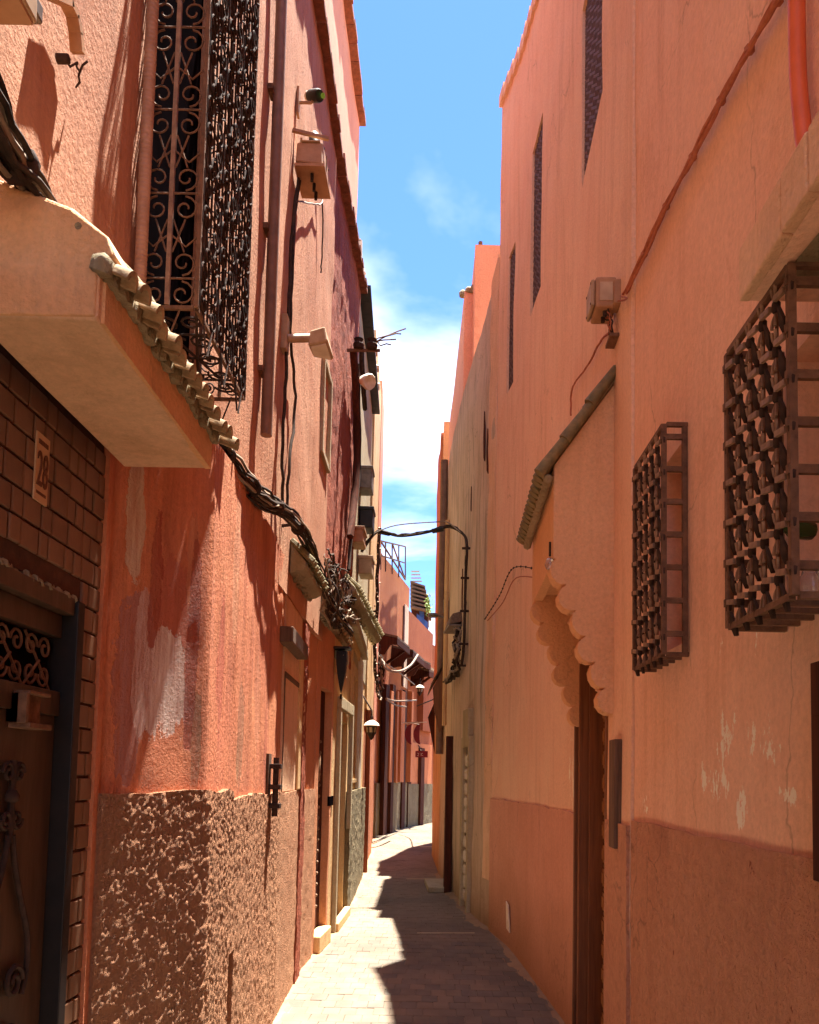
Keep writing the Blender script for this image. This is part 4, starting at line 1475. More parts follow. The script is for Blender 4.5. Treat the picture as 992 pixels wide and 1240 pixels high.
# plank awnings stepping down the row
for i, (xl, xr, yt, yb, Y0) in enumerate(((457, 478, 775, 798, 19.6), (470, 498, 788, 812, 21.6), (492, 505, 797, 812, 23.6), (497, 512, 808, 822, 24.6))):
    s_a, s_b = LL.hit(xl, 800)[0], LL.hit(xr - 6, 800)[0]
    f = LL.frame((s_a + s_b) / 2, 0)
    hz = LL.hit((xl + xr) / 2, yt + 3)[1]
    half = max(0.35, abs(s_b - s_a) * 0.36)
    aw = thing('plank_awning', f.p(0, 0, hz), ('dark plank awning nearest in the row over the far shops', 'second and widest plank awning over the far shops',
                                             'small third plank awning over the far shops', 'last and lowest plank awning over the far shops')[i], 'awning', 'plank awnings over the far shop fronts')
    sl = MB()
    n = 5
    for k_ in range(n):
        a_0 = -half + 2 * half * k_ / n
        m = MB().hexa([f.p(a_0 + 0.01, 0.0, hz), f.p(a_0 + 2 * half / n - 0.01, 0.0, hz), f.p(a_0 + 2 * half / n - 0.01, 0.62, hz - 0.14), f.p(a_0 + 0.01, 0.62, hz - 0.14 + random.uniform(-.02, .02)),
                       f.p(a_0 + 0.01, 0.0, hz + 0.05), f.p(a_0 + 2 * half / n - 0.01, 0.0, hz + 0.05), f.p(a_0 + 2 * half / n - 0.01, 0.62, hz - 0.09), f.p(a_0 + 0.01, 0.62, hz - 0.09)])
        m.build('plank', M['wood_grey'], aw, 0)
    MB().prism([f.p(-half, d, hz + b_) for d, b_ in ((0.0, -0.01), (0.60, -0.15), (0.60, -0.3), (0.45, -0.32), (0.3, -0.55), (0.0, -0.6))], f.t * 0.04).build('side_panel', M['wood_dark'], aw, 0)
    MB().fbox(f, -half, half, 0.58, 0.62, hz - 0.3, hz - 0.15).build('front_board', M['wood_dark'], aw, 0)
    for a_0 in (-half * 0.9, half * 0.9):
        MB().bar(f.p(a_0, 0.0, hz - 0.55), f.p(a_0, 0.55, hz - 0.16), 0.07).build('bracket', M['wood_dark'], aw, 0)
# wire frame on the roof
WF = thing('roof_frame', atY(475, 700, 22.0), 'thin rusty rod frame on the roof of the sunlit red house', 'frame')
z = MB()
pts = {}
for (nm, px, py, Y) in (('a', 461, 655, 20.0), ('b', 461, 690, 20.0), ('c', 491, 662, 23.5), ('d', 491, 702, 23.5), ('e', 475, 658, 21.6), ('f', 475, 695, 21.6), ('g', 483, 660, 22.5), ('h', 483, 699, 22.5), ('i', 467, 656, 20.7), ('j', 467, 692, 20.7)):
    pts[nm] = atY(px, py, Y)
for a, b in (('a', 'b'), ('c', 'd'), ('e', 'f'), ('g', 'h'), ('i', 'j'), ('a', 'c'), ('a', 'd'), ('e', 'd')):
    MB().bar(pts[a], pts[b], 0.035).build('rod', M['iron_brown'], WF, 0)
mid = {k: (pts[k] + pts[l]) / 2 for k, l in (('a', 'b'), ('c', 'd'))}
MB().bar(mid['a'], mid['c'], 0.03).build('rod', M['iron_brown'], WF, 0)
# last house closing the view
LH = thing('far_dusky_house', (-0.6, 26.6, 0), 'dusky red house with a tiled hood closing the far end of the lane', 'house')
s275 = sy(LL, 27.55)
qt = atY(500, 742, 25.4); qu = atY(521, 768, 27.5)
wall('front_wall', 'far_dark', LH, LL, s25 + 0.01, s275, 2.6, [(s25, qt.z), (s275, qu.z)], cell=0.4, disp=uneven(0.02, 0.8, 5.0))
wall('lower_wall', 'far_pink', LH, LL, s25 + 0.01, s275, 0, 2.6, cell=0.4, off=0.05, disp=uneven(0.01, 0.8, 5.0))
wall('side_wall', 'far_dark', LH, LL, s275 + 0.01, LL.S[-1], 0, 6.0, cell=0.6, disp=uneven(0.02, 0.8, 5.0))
wall('dado', 'grey_dado', LH, LL, s25 + 0.02, s275, 0, 1.3, cell=0.15, off=0.09, thick=0.05, disp=dado_disp(6.0, 0.01, 0.012), sharp=0)
f = LL.frame(s25 + 0.7, 0)
hq = LL.hit(512, 815)[1]
MB().fbox(f, 0, 1.8, 0, 0.5, hq, hq + 0.08).build('tiled_hood', M['clay'], LH, 0)
MB().fbox(f, 0.25, 1.75, 0.0, 0.22, 3.0, hq - 0.02).build('upper_bay', M['far_dark'], LH, 0)
f = LL.frame(LL.hit(506, 940)[0], 0)
MB().fbox(f, -0.15, 0.2, 0.05, 0.16, 0.0, 2.45).build('shop_dark_bay', M['wood_dark'], LH, 0)
# roof hut with tarpaulin and plant
RHUT = thing('roof_hut', (-0.7, 29.5, 6.0), 'roof hut with corrugated sheet roof and blue tarpaulin at the far end', 'hut')
a, b = atY(498, 760, 29.0), atY(519, 720, 29.0)
MB().hexa([(a.x, 29, 5), (b.x, 29, 5), (b.x, 30.5, 5), (a.x, 30.5, 5), (a.x, 29, b.z), (b.x, 29, b.z), (b.x, 30.5, b.z), (a.x, 30.5, b.z)]).build('hut_wall', M['wood_dark'], RHUT, 0)
c = atY(512, 745, 28.9)
MB().hexa([(c.x - 0.12, 28.9, 6.0), (c.x + 0.05, 28.9, 6.0), (c.x + 0.05, 28.98, 6.0), (c.x - 0.12, 28.98, 6.0), (c.x - 0.12, 28.9, b.z), (c.x + 0.05, 28.9, b.z), (c.x + 0.05, 28.98, b.z), (c.x - 0.12, 28.98, b.z)]).build('tarpaulin', M['blue'], RHUT, 0)
MB().hexa([(a.x + 0.2, 28.7, 6.4), (b.x, 28.7, 6.2), (b.x, 28.78, 6.2), (a.x + 0.2, 28.78, 6.4), (a.x + 0.2, 28.7, 7.3), (b.x, 28.7, 7.0), (b.x, 28.78, 7.0), (a.x + 0.2, 28.78, 7.3)]).build('tarpaulin', M['blue'], RHUT, 0)
for i in range(7):
    t_ = atY(497, 706 + 7 * i * 0.7, 28.6); u_ = atY(515 + i * 1.2, 712 + i * 5.5 * 0.9, 28.6)
    MB().hexa([(t_.x, 28.5, t_.z), (u_.x, 28.5, u_.z), (u_.x, 30.8, u_.z + 0.1), (t_.x, 30.8, t_.z + 0.1), (t_.x, 28.5, t_.z + 0.06), (u_.x, 28.5, u_.z + 0.06), (u_.x, 30.8, u_.z + 0.16), (t_.x, 30.8, t_.z + 0.16)]).build('roof_sheet', M['wood_grey'], RHUT, 0)
st = MB()
for i in range(4):
    a_, b_ = atY(498, 692 + i * 4, 28.7), atY(508 + i, 692 + i * 4, 28.7)
    st.bar(a_, b_, 0.04)
st.each('loose_rod', M['plastic'], RHUT, 0)
PLT = thing('roof_plant', atY(519, 742, 27.9), 'yellow green plant spilling over the roof edge beside the blue tarpaulin', 'plant')
lf_ = MB()
for i in range(90):
    c = atY(519 + random.gauss(0, 2.0), 733 + random.gauss(0, 7), 28.0 + random.uniform(-.2, .2))
    r_ = 0.06
    a_ = V((random.gauss(0, 1), random.gauss(0, 1), random.gauss(0, 1))).normalized()
    b_ = a_.orthogonal().normalized()
    lf_.add([c - a_ * r_, c + b_ * r_ * 0.5, c + a_ * r_, c - b_ * r_ * 0.5], [(0, 1, 2, 3)])
o = lf_.build('foliage', M['leaf'], PLT, 0)
o['kind'] = 'stuff'
MB().tube([atY(519, 760, 28.0), atY(519, 728, 28.0)], 0.02, 5).build('stem', M['wood'], PLT, 60)

# ------------------------------------------------------------------ RIGHT, salmon house
SHO = thing('salmon_house', (1.1, 3.0, 0), 'large shaded salmon house with two woven iron window cages and a scalloped door portal', 'house')
s345, s845 = sy(RW, 3.45), sy(RW, 8.45)
roof_h = RW.hit(599, 152)[1]


def px_hole(W, x0, x1, y0, y1, dep, ym=None):
    """opening on a wall from the pixels of its outline (x0 farther side)"""
    xs = [W.hit(x0, (y0 + y1) / 2)[0], W.hit(x1, (y0 + y1) / 2)[0]]
    xm = (x0 + x1) / 2
    hs = [W.hit(xm, y0)[1], W.hit(xm, y1)[1]]
    return (min(xs), max(xs), min(hs), max(hs), dep)


small_w = (sy(RW, 2.73), sy(RW, 3.06), 2.02, 2.72, 0.16)
big_w = (sy(RW, 1.30), sy(RW, 1.92), 1.95, 2.57, 0.16)
wall('near_wall', 'salmon', SHO, RW, 0, s345, 0, 8.0, cell=0.10, holes=[small_w, big_w], disp=uneven(0.007, 1.2, 11.0))  # unseen top, its height chosen for the shadow on the paving
scr = [px_hole(RW, 707.5, 733, -60, 165, 0.05), px_hole(RW, 645.5, 657.5, 165, 362, 0.05), px_hole(RW, 616.5, 624, 305, 468, 0.05)]
PY0, PY1 = 3.85, 4.92
dhole = (sy(RW, 3.97), sy(RW, 4.84), 0.0, 2.55, 0.17)
wall('far_wall', 'salmon_far', SHO, RW, s345 + 0.002, s845, 0, [(s345, 8.0), (sy(RW, 6.0), 8.15), (s845, roof_h)], cell=0.12,  # roof line out of view shaped for the shadow edge along the lane
     holes=scr + [dhole], disp=uneven(0.010, 1.0, 14.0), off=0.012)
wall('dado', 'salmon_dado', SHO, RW, 0.2, s345 - 0.01, 0, ragged(0.2, s345 - 0.01, 1.385, 0.008, 7.7, 0.06), cell=0.017, off=0.016, thick=0.05,
     disp=lambda s, h: 0.004 * fb(V((s, h, 9.0)), 1.5) + 0.005 * noise.noise(V((s * 40, h * 30, 4.0))))
wall('dado', 'pink_dado', SHO, RW, sy(RW, 4.9), s845, 0, ragged(sy(RW, 4.9), s845, 1.34, 0.015, 1.7, 0.06), cell=0.06, off=0.026, thick=0.05,
     disp=lambda s, h: 0.006 * fb(V((s, h, 19.0)), 1.3) + 0.002 * noise.noise(V((s * 24, h * 20, 4.0))))
wall('dado', 'salmon_dado', SHO, RW, s345 + 0.005, sy(RW, 3.95), 0, ragged(s345, sy(RW, 3.95), 1.36, 0.006, 2.7, 0.06), cell=0.05, off=0.03, thick=0.05,
     disp=lambda s, h: 0.003 * fb(V((s, h, 29.0)), 1.3))
# coping at the roof edge
nC = 26
L = (s845 - sy(RW, 3.0)) / nC
cop_me = MB().fbox(Frame((0, 0, 0), (0, 1, 0), (-1, 0, 0)), 0.003, L - 0.003, -0.28, 0.045, 0, 0.12).mesh('coping_slab', M['salmon_far'], 0)
for i in range(nC):
    s_ = sy(RW, 3.0) + L * i
    f = RW.frame(s_, 0)
    hz = lin([(0, 8.0), (s345, 8.0), (sy(RW, 6.0), 8.15), (s845, roof_h)], s_)
    ang = -math.atan2(f.t.x, f.t.y)
    inst('coping_slab', cop_me, Matrix.Translation(f.p(0, 0.0, hz + random.uniform(-.004, .004))) @ Matrix.Rotation(ang, 4, 'Z'), SHO)
# knitted iron screens of the three slit windows
for H in scr:
    f = RW.frame(H[0], H[2])
    w_, h_ = H[1] - H[0], H[3] - H[2]
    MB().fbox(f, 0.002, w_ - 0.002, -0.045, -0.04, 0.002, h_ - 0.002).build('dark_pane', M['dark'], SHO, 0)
    m = MB()
    st_ = 0.035
    k = 0
    b = 0.0
    while b < h_ - 0.02:
        a = 0.0
        while a < w_ - 0.02:
            sg = 1 if (int(a / st_) + int(b / st_)) % 2 else -1
            p = f.p(a + st_ / 2, -0.012, b + st_ / 2)
            q = f.t * (st_ * 0.55 * sg) + f.u * (st_ * 0.62)
            m.bar(p - q, p + q, 0.012, 0.01, f.n)
            a += st_
        b += st_ * 0.8
    o = m.build('window_screen', M['iron_screen'], SHO, 0)
    o['kind'] = 'stuff'


def right_cage(Y0, Y1, h0, h1, dep, ncol, nrow, label_end):
    f = RW.frame(sy(RW, Y0), h0)
    L, H = Y1 - Y0, h1 - h0
    c = MB()
    for (a, d) in ((0, dep), (L, dep), (0, 0.012), (L, 0.012)):
        c.fbox(f, a - 0.008, a + 0.008, d - 0.008, d + 0.008, 0, H)
    for b in (0, H):
        c.fbox(f, 0.009, L - 0.009, dep - 0.007, dep + 0.007, b - 0.007, b + 0.007)
        for a in (0, L):
            c.fbox(f, a - 0.007, a + 0.007, 0.0, dep - 0.009, b - 0.007, b + 0.007)
    cg = c.build('window_cage', M['iron_brown'], SHO, 0)
    rod = MB().tube([V((0, 0, 0.0)), V((0, 0, H))], 0.0045, 5).mesh('rod', M['iron_brown'], 60)
    rh = H / nrow
    cw = L / ncol
    for i in range(1, ncol):
        inst('rod', rod, Matrix.Translation(f.p(cw * i, dep, 0)), cg)
    R4 = Matrix((( f.t.x, f.n.x, 0, 0), (f.t.y, f.n.y, 0, 0), (0, 0, 1, 0), (0, 0, 0, 1)))   # piece space: along, out, up
    k = rh
    F0 = Frame((0, 0, 0), (1, 0, 0), (0, 1, 0))
    # strap that crosses each rod, a bent saddle with a cut away neck
    sd = MB()
    sd.hexa([V((-0.34 * cw, 0.004, -0.04 * k)), V((0.34 * cw, 0.004, 0.05 * k)), V((0.34 * cw, 0.012, 0.05 * k)), V((-0.34 * cw, 0.012, -0.04 * k)),
             V((-0.34 * cw, 0.004, 0.09 * k)), V((0.34 * cw, 0.004, 0.18 * k)), V((0.34 * cw, 0.012, 0.18 * k)), V((-0.34 * cw, 0.012, 0.09 * k))])
    sd = sd.mesh('strap', M['iron_tan'], 0)
    cl = MB().lathe((0, 0, 0), [(0.005, -0.14 * k), (0.0095, -0.08 * k), (0.010, 0.08 * k), (0.005, 0.15 * k)], 6).mesh('collar', M['iron'], 60)
    fl = [MB().tube([V((-0.13 * cw, 0.006, sg * 0.46 * k)), V((-0.10 * cw, 0.004, sg * 0.28 * k)), V((0, 0.0, sg * 0.12 * k)), V((0.10 * cw, 0.004, sg * 0.28 * k)),
                    V((0.13 * cw, 0.006, sg * 0.46 * k))], 0.004, 5).mesh('fork', M['iron_tan'], 60) for sg in (-1, 1)]
    lf = MB()
    vs_ = [(0, 0.006, 0.26), (0.10, 0.002, 0.02), (0.13, 0.0, -0.14), (0.06, -0.006, -0.34), (-0.06, -0.008, -0.34), (-0.13, -0.004, -0.12), (-0.09, 0.0, 0.04)]
    lf.prism([V((x * cw, y_ + 0.004, z_ * k)) for x, y_, z_ in vs_], (0, 0.007, 0))
    lf = lf.mesh('leaf_plate', M['iron'], 0)
    for j in range(nrow):
        for i in range(0, ncol + 1):
            b = rh * (j + 0.5)
            q = f.p(cw * i, dep, b)
            mw = Matrix.Translation(q) @ R4
            if 0 < i < ncol:
                inst('collar', cl, mw, cg)
                inst('fork', fl[0], mw, cg)
                inst('fork', fl[1], mw, cg)
            else:
                inst('collar', cl, mw, cg)
            if i < ncol:
                q2 = f.p(cw * (i + 0.5), dep, b)
                inst('strap', sd, Matrix.Translation(q2) @ R4, cg)
                inst('leaf_plate', lf, Matrix.Translation(f.p(cw * (i + 0.5), dep - 0.004, b - rh * 0.42)) @ R4 @ Matrix.Rotation(random.uniform(-.25, .25), 4, 'Z'), cg)
    for j in range(nrow):
        b = rh * (j + 0.62)
        for a in (0, L):
            MB().fbox(f, a - 0.006, a + 0.006, 0.005, dep + 0.012, b - 0.009, b + 0.009).build('tie_bar', M['iron_brown'], cg, 0)
    st = MB()
    for i in range(1, ncol):
        st.bar(f.p(cw * i, 0.0, 0.0), f.p(cw * i, dep, 0.0), 0.012)
    st.each('base_strut', M['iron_brown'], cg, 0)
    return cg


right_cage(2.70, 3.10, 1.97, 2.755, 0.082, 5, 7, '')
right_cage(1.585, 1.94, 1.918, 2.595, 0.135, 5, 7, '')

# ---- the portal over the carved door
PF = RW.frame(sy(RW, PY0), 0)
PWd = PY1 - PY0
top_w, top_o, out = 3.49, 3.02, 0.30
PT = thing('door_portal', PF.p(0.5, 0, 1.9), 'scalloped plaster door portal with little tiled roof jutting from the salmon house', 'portal')
PT_is_part = True
PT.parent = None
for k_ in ('label', 'category'):
    del PT[k_]
put_under(PT, SHO)
# (a portal belongs to its house, so it is a part and its pieces are sub-parts)


def corbel(dout, hb, he, nl=6):
    pts = [(0.0, top_w - 0.004), (dout, top_o + 0.038), (dout, hb)]
    x0, z0, x1, z1 = dout - 0.012, hb, 0.004, he
    for i in range(nl):
        ax, az = x0 + (x1 - x0) * (i / nl) ** 0.92, z0 + (z1 - z0) * i / nl
        bx, bz = x0 + (x1 - x0) * ((i + 1) / nl) ** 0.92, z0 + (z1 - z0) * (i + 1) / nl
        mx, mz = (ax + bx) / 2, (az + bz) / 2
        dx, dz = bx - ax, bz - az
        L_ = math.hypot(dx, dz)
        nx, nz = -dz / L_, dx / L_
        if nx < 0:
            nx, nz = -nx, -nz
        rr = L_ * (0.5 + 0.1 * math.sin(i * 2.7 + dout * 40))
        for q in range(0, 7):
            th = PI * q / 6
            cx = mx - math.cos(th) * dx / 2 + nx * rr * 0.85 * math.sin(th)
            cz = mz - math.cos(th) * dz / 2 + nz * rr * 0.85 * math.sin(th)
            pts.append((max(0.0, cx), cz))
    pts.append((0.0, he))
    return pts


for a0_, dw in ((0.0, 0.11), (PWd - 0.11, 0.11)):
    pts = corbel(out, 2.60, 1.86)
    c = MB().prism([PF.p(a0_, d, b) for d, b in pts], PF.t * dw)
    c.build('corbel', M['portal'], PT, 0, bevel=0.006)
fa = MB().prism([PF.p(0.114, d, b) for d, b in ((out - 0.055, 2.60), (out - 0.002, 2.605), (out - 0.002, top_o + 0.03), (out - 0.055, top_o + 0.10))], PF.t * (PWd - 0.228))
fa.build('fascia', M['portal'], PT, 0, bevel=0.004)
cm_ = MB()
for (px_, pz_) in corbel(out, 2.60, 1.86)[3:-1]:
    if random.random() < 0.75:
        rr_ = random.uniform(0.006, 0.013)
        cm_.lathe(PF.p(random.uniform(0.004, 0.10), px_ - 0.004, pz_ - rr_), [(0, 0), (rr_, rr_ * 0.6), (rr_, rr_ * 1.3), (0, rr_ * 2)], 6)
cm_ = cm_.build('plaster_crumb', M['portal'], PT, 60)
cm_['kind'] = 'stuff'
so = MB().prism([PF.p(0.114, d, b) for d, b in ((0.0, 2.64), (out - 0.058, 2.64), (out - 0.058, 2.67), (0.0, 2.67))], PF.t * (PWd - 0.228))
so.build('soffit', M['portal'], PT, 0)
# pent roof: mortar slab, courses of small barrel tiles
sl = MB().prism([PF.p(-0.03, d, b) for d, b in ((0.0, top_w), (out + 0.055, top_o - 0.03), (out + 0.055, top_o - 0.005), (0.0, top_w + 0.03))], PF.t * (PWd + 0.06))
sl.build('roof_bed', M['mortar'], PT, 0, bevel=0.01)
slope = V((out + 0.06, 0, top_o - top_w - 0.03))
nT = 16
tube_dir = (PF.n * slope.x + PF.u * slope.z)
ln = tube_dir.length
seg_me = []
for q in range(3):
    m = MB()
    path = [V((0, 0, 0)), tube_dir * 0.36]
    m.tube(path, 0.022, 8, 0.031)
    seg_me.append(m.mesh('roof_tile', M['clay_green'], 50))
for i in range(nT + 1):
    a = -0.035 + (PWd + 0.07) * i / nT
    for q in range(3):
        p = PF.p(a, 0.0, top_w + 0.03) + tube_dir * (0.33 * q + 0.02) + V((0, 0, 0.008 * (2 - q) + random.uniform(-.004, .004)))
        inst('roof_tile', seg_me[q], Matrix.Translation(p), PT)
ed = MB()
for i in range(22):
    a = -0.02 + (PWd + 0.04) * i / 21
    ed.lathe(PF.p(a, out + 0.03, top_o - 0.045 + random.uniform(-.008, .008)), [(0, -0.02), (0.022, -0.008), (0.026, 0.012), (0, 0.03)], 6)
o = ed.build('mortar_edge', M['mortar'], PT, 60)
o['kind'] = 'stuff'
# carved cedar door inside
HF = RW.frame(dhole[0], 0)
HW = dhole[1] - dhole[0]
dl = MB().fbox(HF, 0.05, HW - 0.052, -0.165, -0.12, 0.02, 2.5).build('carved_door', M['wood_gold'], SHO, 0)
jm = MB()
for (a0_, a1_, d0_, d1_) in ((HW - 0.05, HW - 0.003, -0.165, 0.026), (HW - 0.075, HW - 0.052, -0.115, -0.03), (0.003, 0.048, -0.165, 0.02)):
    jm.fbox(HF, a0_, a1_, d0_, d1_, 0.0, 2.52)
jm.fbox(HF, 0.05, HW - 0.055, -0.165, 0.0, 2.505, 2.545)
jm.build('door_jamb', M['wood'], SHO, 0, bevel=0.004)
ar = MB().fbox(HF, HW - 0.002, HW + 0.035, 0.014, 0.045, 0.0, 2.5)
ar.build('architrave', M['wood'], SHO, 0, bevel=0.004)
pan = MB()
F0 = HF
kk = 0
pm_ = MB().fbox(Frame((0, 0, 0), HF.t, HF.n), -0.05, 0.05, 0, 0.012, -0.05, 0.05)
pm_.fbox(Frame((0, 0, 0), HF.t, HF.n), -0.03, 0.03, 0.0125, 0.02, -0.03, 0.03)
pm_me = pm_.mesh('carved_panel', M['wood_gold'], 0)
for j in range(17):
    for i in range(5):
        b = 0.18 + 0.135 * j
        inst('carved_panel', pm_me, Matrix.Translation(HF.p(0.12 + (HW - 0.24) * i / 4, -0.12, b)) @ (Matrix.Rotation(PI / 4, 4, HF.n) if False else Matrix.Identity(4)), dl)
st = MB()
for j in range(18):
    st.fbox(HF, 0.052, HW - 0.054, -0.12, -0.112, 0.105 + 0.135 * j, 0.12 + 0.135 * j)
st.each('door_stile', M['wood'], dl, 0)
MB().fbox(HF, 0.0, HW, -0.16, 0.05, 0.0, 0.018).build('threshold', M['concrete'], SHO, 0)
# plank screwed beside the door
pk = RW.frame(RW.hit(754, 960)[0], RW.hit(754, 1027)[1])
tag(MB().fbox(pk, -0.055, 0.06, 0.012, 0.05, 0, RW.hit(754, 896)[1] - RW.hit(754, 1027)[1]).build('wall_plank', M['wood_grey'], None, 0, bevel=0.004),
    'short grey upright plank fixed to the salmon wall beside the carved door', 'plank')
# boards at the right margin
f = RW.frame(sy(RW, 0.9), RW.hit(985, 1060)[1])
sb = thing('window_shutter', f.p(0.4, 0, 0), 'dark brown board shutter low on the salmon wall beyond the large window cage', 'shutter')
sb_h = RW.hit(985, 810)[1] - RW.hit(985, 1060)[1]
for i in range(5):
    MB().fbox(f, 0.82 * i / 5 + 0.002, 0.82 * (i + 1) / 5 - 0.002, 0.01, 0.045, 0, sb_h).build('board', M['wood_dark'], sb, 0, bevel=0.002)
MB().fbox(f, 0.05, 0.78, 0.046, 0.06, sb_h * 0.75, sb_h * 0.85).build('batten', M['wood_dark'], sb, 0)
# hood over the big cage
hf = RW.frame(sy(RW, 0.7), 0)
HL = sy(RW, 1.725) - sy(RW, 0.7)
hb_ = 2.60
hd_ = MB().prism([hf.p(0, d, b) for d, b in ((0, hb_), (0.172, hb_), (0.178, hb_ + 0.10), (0.15, hb_ + 0.14), (0, hb_ + 0.26))], hf.t * HL)
wh_ = hd_.build('window_hood', M['salmon'], SHO, 0, bevel=0.006)
n = 9
for i in range(n):
    MB().fbox(hf, HL * i / n + 0.002, HL * (i + 1) / n - 0.002, 0.165, 0.19 + random.uniform(-.004, .004), hb_ - 0.004 + random.uniform(-.004, .004), hb_ + 0.115).build('edge_tile', M['soffit'], wh_, 0, bevel=0.005)
MB().add([hf.p(HL - 0.25, 0.05, hb_ - 0.003), hf.p(HL - 0.08, 0.03, hb_ - 0.003), hf.p(HL - 0.06, 0.09, hb_ - 0.003), hf.p(HL - 0.13, 0.13, hb_ - 0.003), hf.p(HL - 0.26, 0.12, hb_ - 0.003)], [(0, 1, 2, 3, 4)]).build('bare_spot', M['mortar'], wh_, 0)

# things on the right wall
bf = RW.frame(sy(RW, 1.86), 2.25)
bo = MB().lathe(RW.frame(sy(RW, 1.80), 2.115).p(0, 0.0, 0), [(0.0, 0), (0.02, 0.0), (0.022, 0.004), (0.022, 0.05), (0.012, 0.065), (0.009, 0.09), (0, 0.092)], 10, (-1.0, -0.25, 0))
tag(bo.build('bottle', M['green'], None, 50), 'green bottle lying inside the large iron window cage', 'bottle')
jr = MB().lathe(RW.frame(sy(RW, 1.74), 1.945).p(0, 0.03, 0), [(0.0, 0), (0.024, 0.002), (0.03, 0.015), (0.03, 0.04), (0.02, 0.055), (0.016, 0.07), (0, 0.07)], 12)
tag(jr.build('glass_jar', M['glass'], None, 50), 'clear glass jar on the sill inside the large iron window cage', 'jar')
q = PF.p(0.03, out + 0.012, 2.60)
lp = thing('bulb_lamp', q, 'small bare glass bulb hanging under the tiled roof of the salmon door portal', 'lamp')
MB().tube([q + V((0, 0, 0.09)), q + V((0, 0, 0.02))], 0.006, 6).build('wire', M['cable'], lp, 60)
MB().lathe(q - V((0, 0, 0.03)), [(0, -0.02), (0.018, -0.012), (0.026, 0.006), (0.02, 0.028), (0.01, 0.04), (0, 0.045)], 10).build('bulb', M['glass'], lp, 60)

# cable up the wall, meter box and trailing wires
def on(W, pts, d=0.03):
    return [W.pt(W.hit(px, py)[0], W.hit(px, py)[1], d) for px, py in pts]


cab = thing('wall_cable', RW.pt(RW.hit(850, 190)[0], 3.4, 0.02), 'painted over cable climbing diagonally across the salmon wall to the meter box', 'cable')
base = [(975, -40), (950, 0), (915, 60), (880, 122), (845, 190), (812, 250), (785, 308), (763, 352)]
for k_, (dx, dy) in enumerate(((0, 0), (-3, 4), (3, 3))):
    MB().tube(jitter_path(on(RW, [(x + dx, y_ + dy) for x, y_ in base], 0.014 + 0.006 * k_), 0.006, 5, k_), 0.0065, 6).build('cable', M['cable_red'], cab, 60)
cl_ = MB()
for (x, y_) in base[1:-1]:
    p = on(RW, [(x, y_)], 0.016)[0]
    cl_.lathe(p, [(0, -0.012), (0.014, -0.008), (0.014, 0.008), (0, 0.012)], 6)
cl_.each('clip', M['cable_red'], cab, 60)
f = RW.frame(RW.hit(752, 375)[0], RW.hit(752, 380)[1])
mbx = thing('meter_box', f.p(0, 0, 0), 'beige meter box on the salmon wall at the top of the portal roof', 'box')
MB().fbox(f, -0.06, 0.10, 0.03, 0.13, 0, 0.15).build('case', M['plastic_tan'], mbx, 0, bevel=0.012)
MB().fbox(f, -0.055, 0.095, 0.132, 0.15, 0.01, 0.14).build('lid', M['plastic'], mbx, 0, bevel=0.008)
for (a_, b_) in ((-0.04, 0.025), (0.08, 0.025), (-0.04, 0.125), (0.08, 0.125)):
    MB().lathe(f.p(a_, 0.149, b_), [(0.006, 0), (0.006, 0.003), (0, 0.004)], 8, f.n).build('screw', M['iron'], mbx, 50)
MB().fbox(f, 0.1, 0.104, 0.05, 0.11, 0.03, 0.12).build('side_panel', M['plastic'], mbx, 0)
MB().fbox(f, -0.064, -0.06, 0.05, 0.11, 0.03, 0.12).build('side_panel', M['plastic'], mbx, 0)
for a_ in (-0.02, 0.03):
    MB().tube([f.p(a_, 0.08, 0.0), f.p(a_, 0.08, -0.025)], 0.010, 8).build('gland', M['iron'], mbx, 60)
MB().fbox(f, -0.09, 0.0, 0.014, 0.05, 0.0, 0.12).build('back_box', M['plastic_tan'], mbx, 0, bevel=0.006)
tw_ = thing('wire_tangle', f.p(0, 0, -0.1), 'short tangle of wires hanging below the beige meter box', 'wires')
for k_ in range(6):
    p0 = f.p(random.uniform(-0.05, 0.05), 0.07, 0.0)
    p1 = f.p(random.uniform(-0.06, 0.06), 0.05, -0.06)
    p2 = f.p(random.uniform(-0.05, 0.05), 0.04, -0.12)
    MB().tube(jitter_path([p0, p1, p2], 0.02, 4, k_ + 20), 0.004, 5).build('wire', M['cable_red'] if k_ % 2 else M['cable'], tw_, 60)
MB().fbox(f, -0.05, 0.07, 0.014, 0.06, -0.135, -0.12).build('tray', M['iron_brown'], tw_, 0)
MB().tube(jitter_path([f.p(-0.07, 0.03, 0.02)] + on(RW, [(768, 362), (760, 358)], 0.03), 0.01, 4, 3), 0.004, 5).build('wire', M['cable_red'], tw_, 60)
c2 = MB().tube(jitter_path(on(RW, [(747, 400), (733, 415), (720, 440), (703, 462), (697, 478), (697, 503)], 0.03), 0.006, 5, 5), 0.006, 6)
tag(c2.build('hanging_wire', M['cable_red'], None, 60), 'painted wire running from the meter box down to the portal roof', 'wire')
oc = MB().tube(jitter_path(on(RW, [(980, -60), (981, 30), (983, 100), (990, 168), (998, 220)], 0.03), 0, 4), 0.019, 8)
tag(oc.build('orange_conduit', M['orange_pipe'], None, 60), 'bright orange conduit curving down the salmon wall above the window hood', 'conduit')
f = RW.frame(RW.hit(620, 1125)[0], RW.hit(620, 1128)[1])
tag(MB().prism([f.p(-0.07, 0.032, 0), f.p(0.05, 0.034, 0.02), f.p(0.03, 0.045, 0.27), f.p(-0.03, 0.04, 0.24)], f.n * 0.008).build('pale_scrap', M['white'], None, 0),
    'pale scrap of board leaning at the foot of the dusty pink wall', 'scrap')
sw = thing('slack_wires', RW.pt(RW.hit(620, 740)[0], 2.9, 0.05), 'beaded wire and cable sagging between the portal and the tan house', 'wires')
